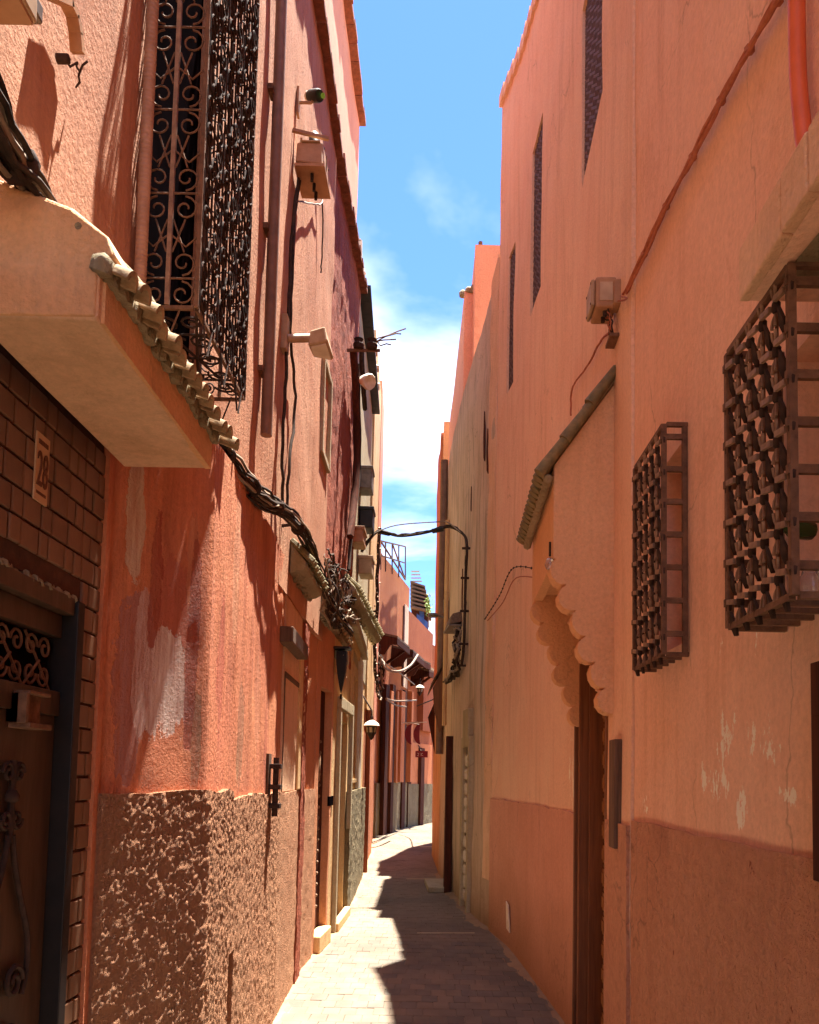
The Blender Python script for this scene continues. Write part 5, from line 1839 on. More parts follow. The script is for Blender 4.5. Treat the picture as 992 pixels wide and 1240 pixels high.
MB().tube(jitter_path([PF.p(PWd + 0.0, 0.16, 2.75)] + on(RW, [(632, 700), (615, 730), (596, 752)], 0.05), 0.0, 6), 0.005, 5).build('wire', M['cable_red'], sw, 60)
pth = jitter_path([PF.p(PWd + 0.02, 0.16, 2.80)] + on(RW, [(630, 688), (612, 722), (594, 750)], 0.06), 0.0, 8)
MB().tube(pth, 0.004, 5).build('wire', M['cable'], sw, 60)
bd = MB()
for p in pth[::1]:
    bd.lathe(p, [(0, -0.012), (0.011, 0), (0, 0.012)], 5)
o = bd.build('bead', M['iron'], sw, 60)
o['kind'] = 'stuff'

# ------------------------------------------------------------------ RIGHT, tan house with peach and coral blocks behind
TN = thing('tan_house', (0.7, 10.5, 0), 'bare tan house with stained slanting wall top beyond the salmon house', 'house')
s133 = sy(RW, 13.3)
t1, t2 = RW.hit(600, 352), RW.hit(553, 510)
gd = px_hole(RW, 563.5, 570, 905, 1075, 0.06)
gd = (gd[0], gd[1], 0.0, gd[3], 0.07)
dd_ = px_hole(RW, 541, 546.5, 905, 1078, 0.1)
dd_ = (dd_[0], dd_[1], 0.0, dd_[3], 0.1)
wall('front_wall', 'tan', TN, RW, s845 + 0.004, s133, 0, [(s845, t1[1] + 0.2), (sy(RW, 8.9), t1[1]), (t2[0], t2[1]), (s133, t2[1] - 0.1)], cell=0.11,
     holes=[gd, dd_], disp=lambda s, h: 0.022 * fb(V((s, h * 0.7, 5.0)), 1.1) + 0.006 * noise.noise(V((s * 11, h * 5, 1.0))), off=0.0)
wall('edge_strip', 'soffit', TN, RW, s845 + 0.006, s845 + 0.28, 0.5, [(s845, t1[1] + 0.3), (s845 + .28, t1[1] + 0.12)], cell=0.05, off=0.02, thick=0.04,
     disp=lambda s, h: 0.014 * fb(V((s * 3, h * 2.2, 8.0)), 1.1))
capm = wall('wall_cap', 'concrete', TN, RW, sy(RW, 8.9), t2[0], t2[1] - 0.2, [(sy(RW, 8.9), t1[1] + 0.02), (t2[0], t2[1] + 0.02)], cell=0.12, off=0.02, thick=0.2,
            disp=lambda s, h: 0.012 * fb(V((s * 3, h * 2.2, 8.0)), 1.1))
bpy.data.objects.remove(capm)
f = RW.frame(gd[0], 0)
gw = gd[1] - gd[0]
GDO = MB().fbox(f, 0.004, gw - 0.004, -0.066, -0.02, 0.02, gd[3] - 0.004).build('patterned_door', M['black'], TN, 0)
om = MB()
for j in range(int(gd[3] / 0.16)):
    for i in range(3):
        c_a, c_b = gw * (i + 0.5) / 3, 0.14 + 0.16 * j
        om.tube(spiral(f, c_a, c_b, 0.07, 0.02, j * 1.3, j * 1.3 + 2.6 * PI, 0.0, 10), 0.024, 5)
om.build('white_scrollwork', M['white'], GDO, 60)
fm = MB().fbox(f, -0.09, 0, -0.02, 0.05, 0, gd[3] + 0.12).fbox(f, gw, gw + 0.09, -0.02, 0.05, 0, gd[3] + 0.12).fbox(f, 0, gw, -0.02, 0.05, gd[3], gd[3] + 0.45)
fm.each('door_surround', M['greige'], TN, 0, bevel=0.006)
f = RW.frame(dd_[0], 0)
dw_ = dd_[1] - dd_[0]
dk = MB().fbox(f, 0.004, dw_ - 0.004, -0.09, -0.03, 0.02, dd_[3] - 0.004).build('dark_door', M['wood_dark'], TN, 0)
MB().lathe(f.p(dw_ * 0.2, -0.03, 1.0), [(0, 0), (0.03, 0.01), (0.03, 0.03), (0, 0.05)], 8, f.n).build('door_knob', M['iron_tan'], dk, 60)
MB().fbox(f, -0.12, 0.02, 0.0, 0.09, 0.0, 2.1).build('door_post', M['wood_dark'], TN, 0)
MB().fbox(f, -0.1, dw_ + 0.15, 0.0, 0.30, 0.0, 0.07).build('door_step', M['concrete'], TN, 0, bevel=0.01)
for (px, py0, py1, r_) in ((573, 590, 620, 0.02), (562, 690, 740, 0.03), (589, 500, 560, 0.03), (593, 520, 575, 0.03)):
    f = RW.frame(RW.hit(px, py1)[0], RW.hit(px, py1)[1])
    hh_ = RW.hit(px, py0)[1] - RW.hit(px, py1)[1]
    cr = MB().prism([f.p(-r_, 0.02, 0), f.p(r_ * 0.4, 0.02, 0.1 * hh_), f.p(r_, 0.02, hh_ * 0.5), f.p(r_ * 0.3, 0.02, hh_), f.p(-r_ * 0.6, 0.02, hh_ * 0.7)], f.n * 0.012)
    cr.build('wall_gouge', M['wood_dark'], TN, 0)
# peach block
PB = thing('peach_house', (0.7, 12, 0), 'pale peach upper block with broken grey cap rising behind the tan wall', 'house')
u0, u1, u2 = RW.hit(563, 352, -0.06), RW.hit(549, 480, -0.06), RW.hit(540, 545, -0.06)
wall('upper_wall', 'peach', PB, RW, u0[0], s133 + 0.5, 4.5, [u0, u1, (s133 + 0.5, u1[1] - 0.2)], cell=0.25, off=-0.06, thick=0.7, disp=uneven(0.008, 1.0, 3.0))
f = RW.frame(u0[0] + 0.02, u0[1])
f.o = f.p(0, -0.06, 0)
cp_ = MB()
for i in range(14):
    cp_.lathe(f.p(random.uniform(-0.03, 0.12), -0.5 * i / 13 + 0.02, 0.0), [(0, -0.03), (0.05, -0.02), (0.06, 0.02), (0.03, 0.05 + random.uniform(0, 0.03)), (0, 0.06)], 7, (random.uniform(-.3, .3), random.uniform(-.3, .3), 1))
o = cp_.build('broken_cap', M['mortar'], PB, 60)
o['kind'] = 'stuff'
# coral tower
c0 = atY(576, 296, 10.7)
CT = thing('coral_tower', (0.8, 11.5, 0), 'flat coral red roof tower with a small pipe stub standing highest behind the tan house', 'tower')
CW = Wall([(c0.x, 10.7), (c0.x - 0.03, 12.4), (c0.x - 0.06, 13.5)], -1)
wall('tower_wall', 'coral', CT, CW, 0, CW.S[-1], 5.5, c0.z, cell=0.3, thick=0.9, disp=uneven(0.01, 1.0, 9.0))
q = atY(582, 296, 10.9)
MB().tube([V((q.x, 10.9, c0.z - 0.02)), V((q.x, 10.9, c0.z + 0.17))], 0.03, 7).build('pipe_stub', M['iron_brown'], CT, 60)
MB().tube([V((q.x + 0.05, 10.95, c0.z - 0.02)), V((q.x + 0.05, 10.95, c0.z + 0.12))], 0.03, 7).build('pipe_stub', M['plastic'], CT, 60)

# ------------------------------------------------------------------ RIGHT, ochre house at the bend
OH = thing('ochre_house', (0.4, 17, 0), 'ochre streaked house at the bend of the lane with a ragged little awning', 'house')
o1 = atY(538, 575, 13.4); o2 = atY(527, 545, 15.6)
wall('front_wall', 'ochre', OH, RW, s133 + 0.004, RW.S[-1], 0, [(s133, 6.2), (sy(RW, 14.2), 6.3), (sy(RW, 14.3), o2.z), (RW.S[-1], o2.z)], cell=0.2,
     disp=lambda s, h: 0.02 * fb(V((s, h * 0.6, 2.0)), 1.0))
stp = wall('upper_strip', 'far_pink', OH, RW, sy(RW, 14.9), sy(RW, 16.6), 2.9, o2.z + 0.05, cell=0.25, off=0.03, thick=0.1, disp=uneven(0.02, 1.0, 9.0))
f = RW.frame(RW.hit(535, 1000)[0], 0)
MB().tube([f.p(0, 0.06, 1.9), f.p(0, 0.06, 6.6)], 0.06, 7).build('downpipe', M['pipe'], OH, 60)
f = RW.frame(RW.hit(540, 1000)[0], 0)
MB().tube([f.p(0, 0.05, 2.3), f.p(0.05, 0.05, 5.4)], 0.035, 7).build('downpipe', M['ochre'], OH, 60)
ha = RW.hit(534, 855)
f = RW.frame(ha[0], ha[1])
ra = thing('ragged_awning', f.p(0, 0, 0), 'ragged brown awning sheet jutting from the ochre house at the bend', 'awning')
MB().prism([f.p(-0.9, 0.0, 0.55), f.p(-0.9, 0.0, -0.4), f.p(-0.9, 0.06, -0.5), f.p(-0.9, 0.14, -0.15), f.p(-0.9, 0.17, 0.2)], f.t * 0.03).build('side_sheet', M['wood'], ra, 0)
MB().hexa([f.p(-0.95, 0, 0.62), f.p(0.9, 0, 0.62), f.p(0.9, 0.2, 0.24), f.p(-0.95, 0.2, 0.22), f.p(-0.95, 0, 0.66), f.p(0.9, 0, 0.66), f.p(0.9, 0.2, 0.28), f.p(-0.95, 0.2, 0.26)]).build('top_sheet', M['wood_grey'], ra, 0)
hb2 = RW.hit(526, 930)
f = RW.frame(sy(RW, 16.3), 3.1)
bl = thing('window_blind', f.p(0, 0, 0), 'dark slanting blind under cables where the lane bends', 'blind')
MB().prism([f.p(-0.3, 0.0, -0.1), f.p(-0.3, 0.14, -0.4), f.p(-0.3, 0.13, -0.46), f.p(-0.3, 0.0, -1.1)], f.t * 0.06).build('blind_sheet', M['wood_dark'], bl, 0)

MB().tube([f.p(-0.32, 0.01, -0.1), f.p(-0.32, 0.14, -0.42)], 0.015, 5).build('blind_rail', M['iron'], bl, 60)

# ------------------------------------------------------------------ LEFT WALL FITTINGS
f = LU.frame(sy(LU, 1.62), 3.11)
fl = thing('flood_lamp', f.p(0, 0.1, 0), 'beige flood lamp housing high on the terracotta wall', 'lamp')
MB().fbox(f, -0.32, 0.0, 0.03, 0.13, 0.0, 0.055).build('housing', M['plastic'], fl, 0, bevel=0.008)
MB().fbox(f, -0.31, -0.01, 0.035, 0.125, -0.008, 0.0).build('glass_front', M['plastic_tan'], fl, 0)
MB().fbox(f, -0.2, 0.06, 0.0, 0.11, 0.058, 0.10).build('mount', M['grey_metal'], fl, 0, bevel=0.006)
hk = thing('bent_strap', LU.pt(*LU.hit(75, 60), 0.02), 'bent tan metal strap hanging beside the flood lamp', 'strap')
pts = on(LU, [(48, -6), (66, 2), (74, 18), (78, 40), (80, 62)], 0.03)
for a_, b_ in zip(pts, pts[1:]):
    pass
m = MB()
for i in range(len(pts) - 1):
    m.bar(pts[i], pts[i + 1] + (pts[i + 1] - pts[i]) * 0.08, 0.018, 0.032, V((1, 0, 0)))
m.build('strap_run', M['plastic_tan'], hk, 0)
st = thing('wire_stub', LU.pt(*LU.hit(70, 72), 0.02), 'twisted stub of wire and nail poking from the wall below the bent strap', 'wire')
p = on(LU, [(69, 71)], 0.0)[0]
MB().lathe(p, [(0, 0), (0.012, 0.0), (0.012, 0.03), (0, 0.035)], 7, (1, 0, 0)).build('nail', M['iron'], st, 60)
MB().tube(jitter_path([p + V((0.02, 0, 0)), p + V((0.03, 0.05, 0.02)), p + V((0.02, 0.08, 0.0)), p + V((0.05, 0.06, 0.05))], 0.02, 4, 9), 0.003, 5).build('wire', M['iron'], st, 60)

bundle = thing('cable_bundle', LU.pt(LU.hit(300, 590)[0], 2.9, 0.1), 'thick bundle of dusty cables running from the tiled canopy along the terracotta wall', 'cables')
route = [(-40, 60), (0, 165), (45, 235), (95, 315), (150, 400), (205, 470), (255, 525), (290, 575), (320, 605), (348, 622), (372, 655), (388, 700), (402, 735), (425, 765)]
ctr = []
for (x, y_) in route:
    yy = None
    s_, h_ = LU.hit(x, y_, 0.10)
    ctr.append(LU.pt(s_, h_, 0.10))
for k_ in range(14):
    ang = 2 * PI * k_ / 14
    r_ = 0.031 * (1.0 if k_ % 3 else 0.45)
    pts = []
    for i, c in enumerate(ctr):
        tw_a = ang + 0.5 * i
        spread = 1.0 + 0.35 * math.sin(i * 1.7 + k_)
        pts.append(c + V((math.cos(tw_a) * r_ * spread, 0, math.sin(tw_a) * r_ * spread * 1.2)))
    MB().tube(jitter_path(pts, 0.012, 5, k_ + 40), 0.007 + 0.004 * (k_ % 3 == 0), 6).build('cable', M['cable'] if k_ % 4 else M['cable_pale'], bundle, 60)
for i in (1, 2, 3, 6, 7, 8, 9):
    c = (ctr[i] + ctr[i + 1]) / 2
    d_ = (ctr[i + 1] - ctr[i]).normalized()
    MB().lathe(c - d_ * 0.012, [(0.042, 0), (0.045, 0.004), (0.045, 0.014), (0.042, 0.018)], 9, d_).build('tie', M['iron'], bundle, 60)
    if i > 5:
        MB().bar(c + V((-0.13, 0, 0.01)), c + V((0.03, 0, 0.03)), 0.016).build('bracket', M['iron'], bundle, 0)
# vertical run of thin cables
vr = thing('cable_run', LU.pt(LU.hit(345, 400)[0], 4, 0.03), 'thin dark cables dropping from the junction box past the street lamp arm', 'cables')
for k_, pts in enumerate(([(356, 216), (349, 270), (346, 330), (342, 400), (339, 470), (336, 540), (337, 600), (339, 625)],
                          [(358, 216), (351, 275), (348, 335), (345, 400), (350, 450), (352, 500), (345, 560), (342, 620)],
                          [(384, 214), (386, 235), (383, 247), (372, 246), (352, 243)], [(386, 214), (385, 300), (384, 330)])):
    MB().tube(jitter_path(on(LU, pts, 0.03), 0.012, 5, k_ + 70), 0.010 if k_ < 2 else 0.006, 6).build('cable', M['cable'] if k_ != 2 else M['cable_pale'], vr, 60)
# junction box
f = LU.frame(LU.hit(358, 205)[0], LU.hit(358, 216)[1])
jb = thing('junction_box', f.p(0, 0, 0), 'tan junction box on a bracket below the two small cameras', 'box')
MB().hexa([f.p(-0.12, 0.02, 0.02), f.p(0.16, 0.02, 0.02), f.p(0.16, 0.2, 0.0), f.p(-0.12, 0.2, 0.0), f.p(-0.09, 0.02, 0.17), f.p(0.13, 0.02, 0.17), f.p(0.13, 0.19, 0.17), f.p(-0.09, 0.19, 0.17)]).build('case', M['plastic_tan'], jb, 0, bevel=0.01)
MB().fbox(f, -0.13, 0.17, 0.015, 0.21, -0.02, 0.0).build('base_plate', M['plastic_tan'], jb, 0)
MB().fbox(f, -0.1, 0.14, 0.05, 0.17, 0.172, 0.178).build('cover_plate', M['plastic'], jb, 0)
for (a_, b_) in ((-0.085, 0.04), (0.12, 0.04), (-0.075, 0.14), (0.11, 0.14)):
    MB().lathe(f.p(a_, 0.196, b_), [(0.008, 0), (0.008, 0.004), (0, 0.005)], 8, f.n).build('screw', M['iron'], jb, 50)
MB().fbox(f, 0.015, 0.02, 0.196, 0.202, 0.01, 0.165).build('seam', M['iron_brown'], jb, 0)
for a in (-0.06, 0.03, 0.11):
    MB().tube([f.p(a, 0.12, -0.02), f.p(a, 0.12, -0.07)], 0.012, 6).build('gland', M['black'], jb, 60)
MB().bar(f.p(-0.14, 0.0, 0.21), f.p(-0.06, 0.22, 0.22), 0.02).build('bracket', M['plastic_tan'], jb, 0)
# two small cameras
for i, (px, py, lbl) in enumerate(((381, 116, 'upper small black wall camera on a thin arm against the brick coping'), (381, 172, 'lower small black wall camera with two lime green rings'))):
    s_, h_ = LU.hit(360 if i == 0 else 364, py + (8 if i == 0 else 14))
    q = LU.pt(s_, h_, 0.0)
    dq = ray(px, py)
    k_ = (q.y) / dq.y
    c = CAM_POS + dq * k_
    cm_ = thing('wall_camera', c, lbl, 'camera', 'small wall cameras')
    MB().tube([q + V((0, 0, 0)), V((c.x - 0.02, c.y, q.z + 0.0)), c + V((-0.01, 0, -0.03))], 0.011, 6).build('arm', M['plastic_tan'], cm_, 40)
    MB().fbox(Frame(q, (0, 1, 0), (1, 0, 0)), -0.03, 0.03, 0, 0.015, -0.09, 0.09).build('mount_plate', M['plastic_tan'], cm_, 0)
    ax = V((0.1, -0.35, -1)) if i else V((0.6, -0.5, -0.4))
    MB().lathe(c - ax.normalized() * 0.06, [(0, 0), (0.03, 0.0), (0.038, 0.02), (0.04, 0.1), (0.036, 0.115), (0, 0.116)], 12, ax).build('body', M['black'], cm_, 50)
    MB().lathe(c - ax.normalized() * 0.06, [(0, -0.03), (0.02, -0.03), (0.032, -0.01), (0.03, 0.0)], 10, ax).build('cap', M['white'], cm_, 50)
    for sg in (-1, 1):
        MB().lathe(c + ax.normalized() * 0.056 + V((0.02 * sg, 0, 0)), [(0.0, 0), (0.015, 0.0), (0.017, 0.006), (0.0, 0.007)], 8, ax).build('lens_ring', M['lime'], cm_, 50)
# street lamp on the left
f = LU.frame(LU.hit(341, 408)[0], LU.hit(341, 410)[1])
ls = thing('street_lamp', f.p(0, 0, 0), 'tan street lamp on a short horizontal arm beside the thin dropping cables', 'lamp')
MB().fbox(f, -0.04, 0.05, 0.0, 0.04, -0.08, 0.14).build('wall_plate', M['plastic'], ls, 0, bevel=0.006)
dr_ = ray(386, 415); e = CAM_POS + dr_ * ((f.o.y + 0.12) / dr_.y)
MB().tube([f.p(0, 0.03, 0.0), V((e.x - 0.03, e.y, e.z + 0.03))], 0.026, 8).build('arm', M['plastic'], ls, 50)
MB().hexa([e + V((-0.06, -0.05, -0.045)), e + V((0.075, -0.13, -0.055)), e + V((0.085, 0.12, -0.05)), e + V((-0.05, 0.1, -0.04)),
           e + V((-0.05, -0.04, 0.06)), e + V((0.05, -0.1, 0.055)), e + V((0.055, 0.1, 0.05)), e + V((-0.04, 0.08, 0.055))]).build('lamp_head', M['plastic'], ls, 0, bevel=0.012)
MB().hexa([e + V((-0.04, -0.04, -0.056)), e + V((0.06, -0.1, -0.064)), e + V((0.07, 0.1, -0.06)), e + V((-0.04, 0.08, -0.05)),
           e + V((-0.04, -0.04, -0.046)), e + V((0.06, -0.1, -0.056)), e + V((0.07, 0.1, -0.052)), e + V((-0.04, 0.08, -0.042))]).build('lamp_glass', M['white'], ls, 0)
# iron latch on the flaking wall
f = LB.frame(LB.hit(322, 950)[0], 0)
h0_, h1_ = LB.hit(322, 988)[1], LB.hit(322, 917)[1]
la = thing('iron_bolt', f.p(0, 0, h0_), 'dark upright iron bolt with brackets at the rough dado edge', 'bolt')
MB().tube([f.p(0, 0.055, h0_), f.p(0, 0.055, h1_)], 0.017, 8).build('rod', M['iron'], la, 60)
MB().fbox(f, -0.05, 0.06, 0.0, 0.02, h0_ - 0.03, h1_ + 0.02).build('back_plate', M['wood_grey'], la, 0)
for b in (h0_ + 0.06, (h0_ + h1_) / 2, h1_ - 0.05):
    MB().fbox(f, -0.03, 0.05, 0.02, 0.085, b - 0.014, b + 0.014).build('bracket', M['iron'], la, 0, bevel=0.003)
    MB().tube([f.p(0.05, 0.05, b), f.p(0.12, 0.05, b)], 0.008, 6).build('pin', M['iron'], la, 60)

# ---- small tiled hoods over the far doors
def hood(px0, py0, px1, py1, W, lbl, dep=0.2, n=8, mt='clay_green', drop=0.12):
    a, b = W.hit(px0, py0, dep), W.hit(px1, py1, dep)
    hz = (a[1] + b[1]) / 2
    L = max(0.3, b[0] - a[0])
    f = W.frame(a[0], hz)
    t = thing('tiled_hood', f.p(L / 2, 0, 0), lbl, 'hood', 'little tiled door hoods along the sunny wall')
    MB().prism([f.p(0, d, b_) for d, b_ in ((0, -drop), (dep * 0.6, -drop * 0.8), (dep, -0.03), (dep, 0.01), (0, 0.14))], f.t * L).build('corbel_block', M['mortar'], t, 0, bevel=0.012)
    lm = MB()
    for i in range(int(160 * L)):
        u = random.random()
        lm.lathe(f.p(random.random() * L, dep * u, -drop * (1 - u) ** 0.7 + random.uniform(-0.012, 0.012)), [(0, -0.012), (0.015, -0.006), (0.017, 0.005), (0, 0.016)], 6,
                 (random.uniform(-.5, .5), random.uniform(-.5, .5), 1))
    lm = lm.build('rough_mortar', M['mortar'], t, 60)
    lm['kind'] = 'stuff'
    m = MB()
    m.tube([f.p(0, 0.0, 0.16), f.p(0, dep + 0.04, 0.02)], 0.026, 7)
    me = m.mesh('roof_tile', M[mt], 50)
    for i in range(n):
        inst('roof_tile', me, Matrix.Translation(f.t * (L * (i + 0.5) / n) + V((0, 0, random.uniform(-.01, .01)))), t)
    return t


hood(371, 682, 390, 717, LU, 'first small tiled hood under the cables above the blind window', 0.11, 14, drop=0.07)
hood(399, 739, 427, 785, LU, 'pale ridged tiled hood above the studded door', 0.08, 26, 'clay', 0.04)
hood(430, 722, 451, 765, LU, 'mossy tiled hood above the cream framed doorway', 0.12, 20, drop=0.10)

# ---- wall tangle and meter boxes on the greige house
tg = thing('cable_tangle', LU.pt(sy(LU, 9.3), 4.0, 0.1), 'messy knot of cables and bare wires at the corner of the dark red house', 'cables')
for k_ in range(22):
    x0, y0 = random.uniform(393, 408), random.uniform(660, 715)
    x1, y1 = random.uniform(396, 424), random.uniform(695, 750)
    x2, y2 = random.uniform(400, 440), random.uniform(715, 770)
    pts = [LU.pt(*LU.hit(x, y_, d), d) for (x, y_), d in (((x0, y0), 0.1), ((x1, y1), random.uniform(0.05, 0.15)), ((x2, y2), 0.07))]
    MB().tube(jitter_path(pts, 0.10, 12, k_ * 0.37 + 100, 0.4), random.choice((0.005, 0.007, 0.010)), 6).build('cable', M['cable'] if k_ % 3 else M['cable_pale'], tg, 60)
for k_ in range(5):
    pts = [LU.pt(*LU.hit(x + k_ * 1.5, y_, 0.1), 0.1) for (x, y_) in ((397, 690), (400, 720), (399, 745), (405, 760))]
    MB().tube(jitter_path(pts, 0.05, 5, k_ + 130), 0.018, 6).build('cable', M['cable'], tg, 60)
rs_ = thing('riser_cable', LU.pt(sy(LU, 9.4), 4.5, 0.05), 'dark riser pipe and cables on the greige wall behind the slim framed window', 'cables')
for k_, (pts, r_) in enumerate((([(421, 425), (424, 480), (426, 540), (423, 600), (417, 650)], 0.04), ([(427, 440), (429, 520), (428, 580), (420, 640), (415, 690)], 0.02), ([(431, 420), (434, 470), (436, 495)], 0.03))):
    MB().tube(jitter_path(on(LU, pts, 0.06), 0.01, 5, k_ + 150), r_, 6).build('cable', M['wood_dark'] if k_ == 0 else M['cable'], rs_, 60)
for i, (px, py, w_, h_, mt, lbl) in enumerate(((444, 583, 0.30, 0.28, 'grey_metal', 'grey metal box highest on the greige house beside the riser pipe'), (445, 631, 0.30, 0.26, 'black', 'dark metal box below the grey one on the greige house'),
                                               (423, 652, 0.34, 0.17, 'plastic_tan', 'tan meter box above the cable knot'), (444, 688, 0.32, 0.22, 'plastic', 'cream box hanging under the crossing cable'))):
    dq = ray(px, py)
    Y = 10.2 if i in (0, 1, 3) else 9.2
    c = CAM_POS + dq * (Y / dq.y)
    s_ = sy(LU, Y)
    base = LU.pt(s_, c.z, 0)
    dep = max(0.12, c.x - base.x + 0.08)
    t = thing('meter_box', V((c.x, Y, c.z - h_ / 2)), lbl, 'box', 'boxes on the greige house')
    f = Frame((base.x, Y, c.z), (0, 1, 0), (1, 0, 0))
    MB().fbox(f, -w_ / 2, w_ / 2, dep - 0.17, dep, -h_ / 2, h_ / 2).build('case', M[mt], t, 0, bevel=0.012)
    MB().fbox(f, -w_ / 2 - 0.01, w_ / 2 + 0.01, dep - 0.18, dep + 0.012, h_ / 2 - 0.03, h_ / 2 + 0.012).build('lid', M[mt], t, 0, bevel=0.006)
    MB().fbox(f, -0.03, 0.03, -0.02, dep - 0.16, -0.03, 0.03).build('bracket', M['iron'], t, 0)
sp1 = thing('spot_lamp', LU.pt(*LU.hit(431, 462), 0.1), 'small pale spot lamp on the greige wall', 'lamp')
q = LU.pt(*LU.hit(427, 460), 0.0)
MB().tube([q, q + V((0.16, -0.05, 0.02))], 0.02, 6).build('arm', M['iron'], sp1, 60)
MB().lathe(q + V((0.1, 0, 0.0)), [(0, 0), (0.05, 0.02), (0.09, 0.14), (0.08, 0.16), (0, 0.13)], 10, (0.5, -0.5, -0.35)).build('shade', M['white'], sp1, 50)
sp2 = thing('insulator_bracket', LU.pt(*LU.hit(424, 428), 0.1), 'iron bracket with insulators at the roof edge beside the sky', 'bracket')
q = LU.pt(*LU.hit(420, 424), 0.0)
MB().bar(q, q + V((0.34, 0.05, 0.03)), 0.025).build('arm', M['iron_brown'], sp2, 0)
for d in (0.12, 0.26):
    MB().lathe(q + V((d, 0, 0.02)), [(0, 0), (0.05, 0.0), (0.06, 0.04), (0.035, 0.07), (0.05, 0.1), (0, 0.12)], 9).build('insulator', M['iron'], sp2, 50)
for k_ in range(4):
    MB().tube(jitter_path([q + V((0.26, 0, 0.1)), q + V((0.45 + 0.05 * k_, 0.1, 0.12 + 0.06 * k_))], 0.05, 4, k_), 0.007, 5).build('wire', M['iron_brown'], sp2, 60)

# ---- cable crossing the lane
xc = thing('crossing_cable', (-0.3, 10.4, 4.6), 'black cable slung across the lane under the sky gap and down the tan wall', 'cable')
L0 = atY(438, 668, 10.2); L1 = atY(452, 648, 10.3); L2 = atY(462, 644, 10.4); L3 = atY(482, 649, 10.5); L4 = atY(505, 647, 10.6); L5 = atY(524, 643, 10.6); L6 = atY(545, 638, 10.5)
pr = [RW.pt(*RW.hit(px, py, 0.05), 0.05) for px, py in ((562, 648), (565.5, 664), (564, 700), (563, 740), (562, 780), (559, 806))]
main = [L0, L1, L2, L3, L4, L5, L6] + pr
MB().tube(jitter_path(main, 0.0, 5), 0.018, 6).build('cable', M['cable'], xc, 60)
MB().tube(jitter_path([p + V((0, 0, 0.02)) for p in main], 0.02, 5, 4), 0.012, 6).build('cable', M['cable'], xc, 60)
MB().tube(jitter_path([L1 + V((0, 0, 0.02)), atY(480, 636, 10.4), atY(530, 632, 10.5), atY(543, 633, 10.5), pr[0]], 0.0, 5), 0.008, 5).build('wire', M['cable_pale'], xc, 60)
for a_, b_ in ((L2, (L2 * 0.5 + L3 * 0.5)), (L5, (L5 + L6) / 2 + V((0.03, 0, 0)))):
    MB().tube([a_, (a_ + b_) / 2, b_], 0.034, 7, 0.03).build('splice', M['black'], xc, 60)
for p in pr[1:]:
    MB().bar(p + V((0.06, 0, 0)), p + V((-0.06, 0, 0)), 0.025).each('clip', M['iron'], xc, 0)
# right junction box, lamp and hanging bunch
f = RW.frame(RW.hit(556, 752)[0], RW.hit(556, 758)[1])
rb = thing('junction_box', f.p(0, 0, 0), 'grey brown junction box on the tan wall with cables bunched below', 'box')
MB().hexa([f.p(-0.3, 0, 0.0), f.p(0.3, 0, 0.0), f.p(0.3, 0.16, -0.03), f.p(-0.3, 0.16, -0.03), f.p(-0.22, 0, 0.16), f.p(0.22, 0, 0.16), f.p(0.22, 0.12, 0.12), f.p(-0.22, 0.12, 0.12)]).build('case', M['wood_grey'], rb, 0, bevel=0.012)
MB().fbox(f, -0.31, 0.31, 0.0, 0.17, -0.055, -0.032).build('base_plate', M['grey_metal'], rb, 0)
bu = thing('hanging_cables', f.p(0, 0.05, -0.8), 'bunch of cables drooping from the junction box down the tan wall', 'cables')
for k_ in range(9):
    pts = [RW.pt(*RW.hit(x + random.uniform(-2, 2), y_, 0.08), 0.06 + random.uniform(0, 0.06)) for x, y_ in ((554, 760), (555, 775), (556, 790), (553, 808), (549, 818), (541, 826))]
    MB().tube(jitter_path(pts, 0.06, 5, k_ + 170), random.choice((0.012, 0.018)), 5).build('cable', M['cable'] if k_ % 3 else M['cable_pale'], bu, 60)
f = RW.frame(sy(RW, 12.2), RW.hit(546, 745)[1])
sl2 = thing('street_lamp', f.p(0, 0, 0), 'flat street lamp reaching over the lane from the ochre house at the bend', 'lamp')
hq = atY(524.5, 744.5, 12.2)
MB().tube([f.p(0, 0, 0), hq + V((0.05, 0, 0.0))], 0.018, 6).build('arm', M['grey_metal'], sl2, 60)
MB().lathe(hq + V((0, 0, -0.04)), [(0, 0), (0.07, 0.005), (0.085, 0.03), (0.06, 0.06), (0, 0.07)], 12).build('lamp_head', M['grey_metal'], sl2, 50)
MB().fbox(f, -0.04, 0.04, -0.01, 0.04, -0.02, 0.28).build('wall_plate', M['grey_metal'], sl2, 0)
MB().lathe(f.p(0, 0.05, 0.1), [(0, 0), (0.04, 0), (0.04, 0.2), (0, 0.22)], 8).build('photocell', M['grey_metal'], sl2, 50)

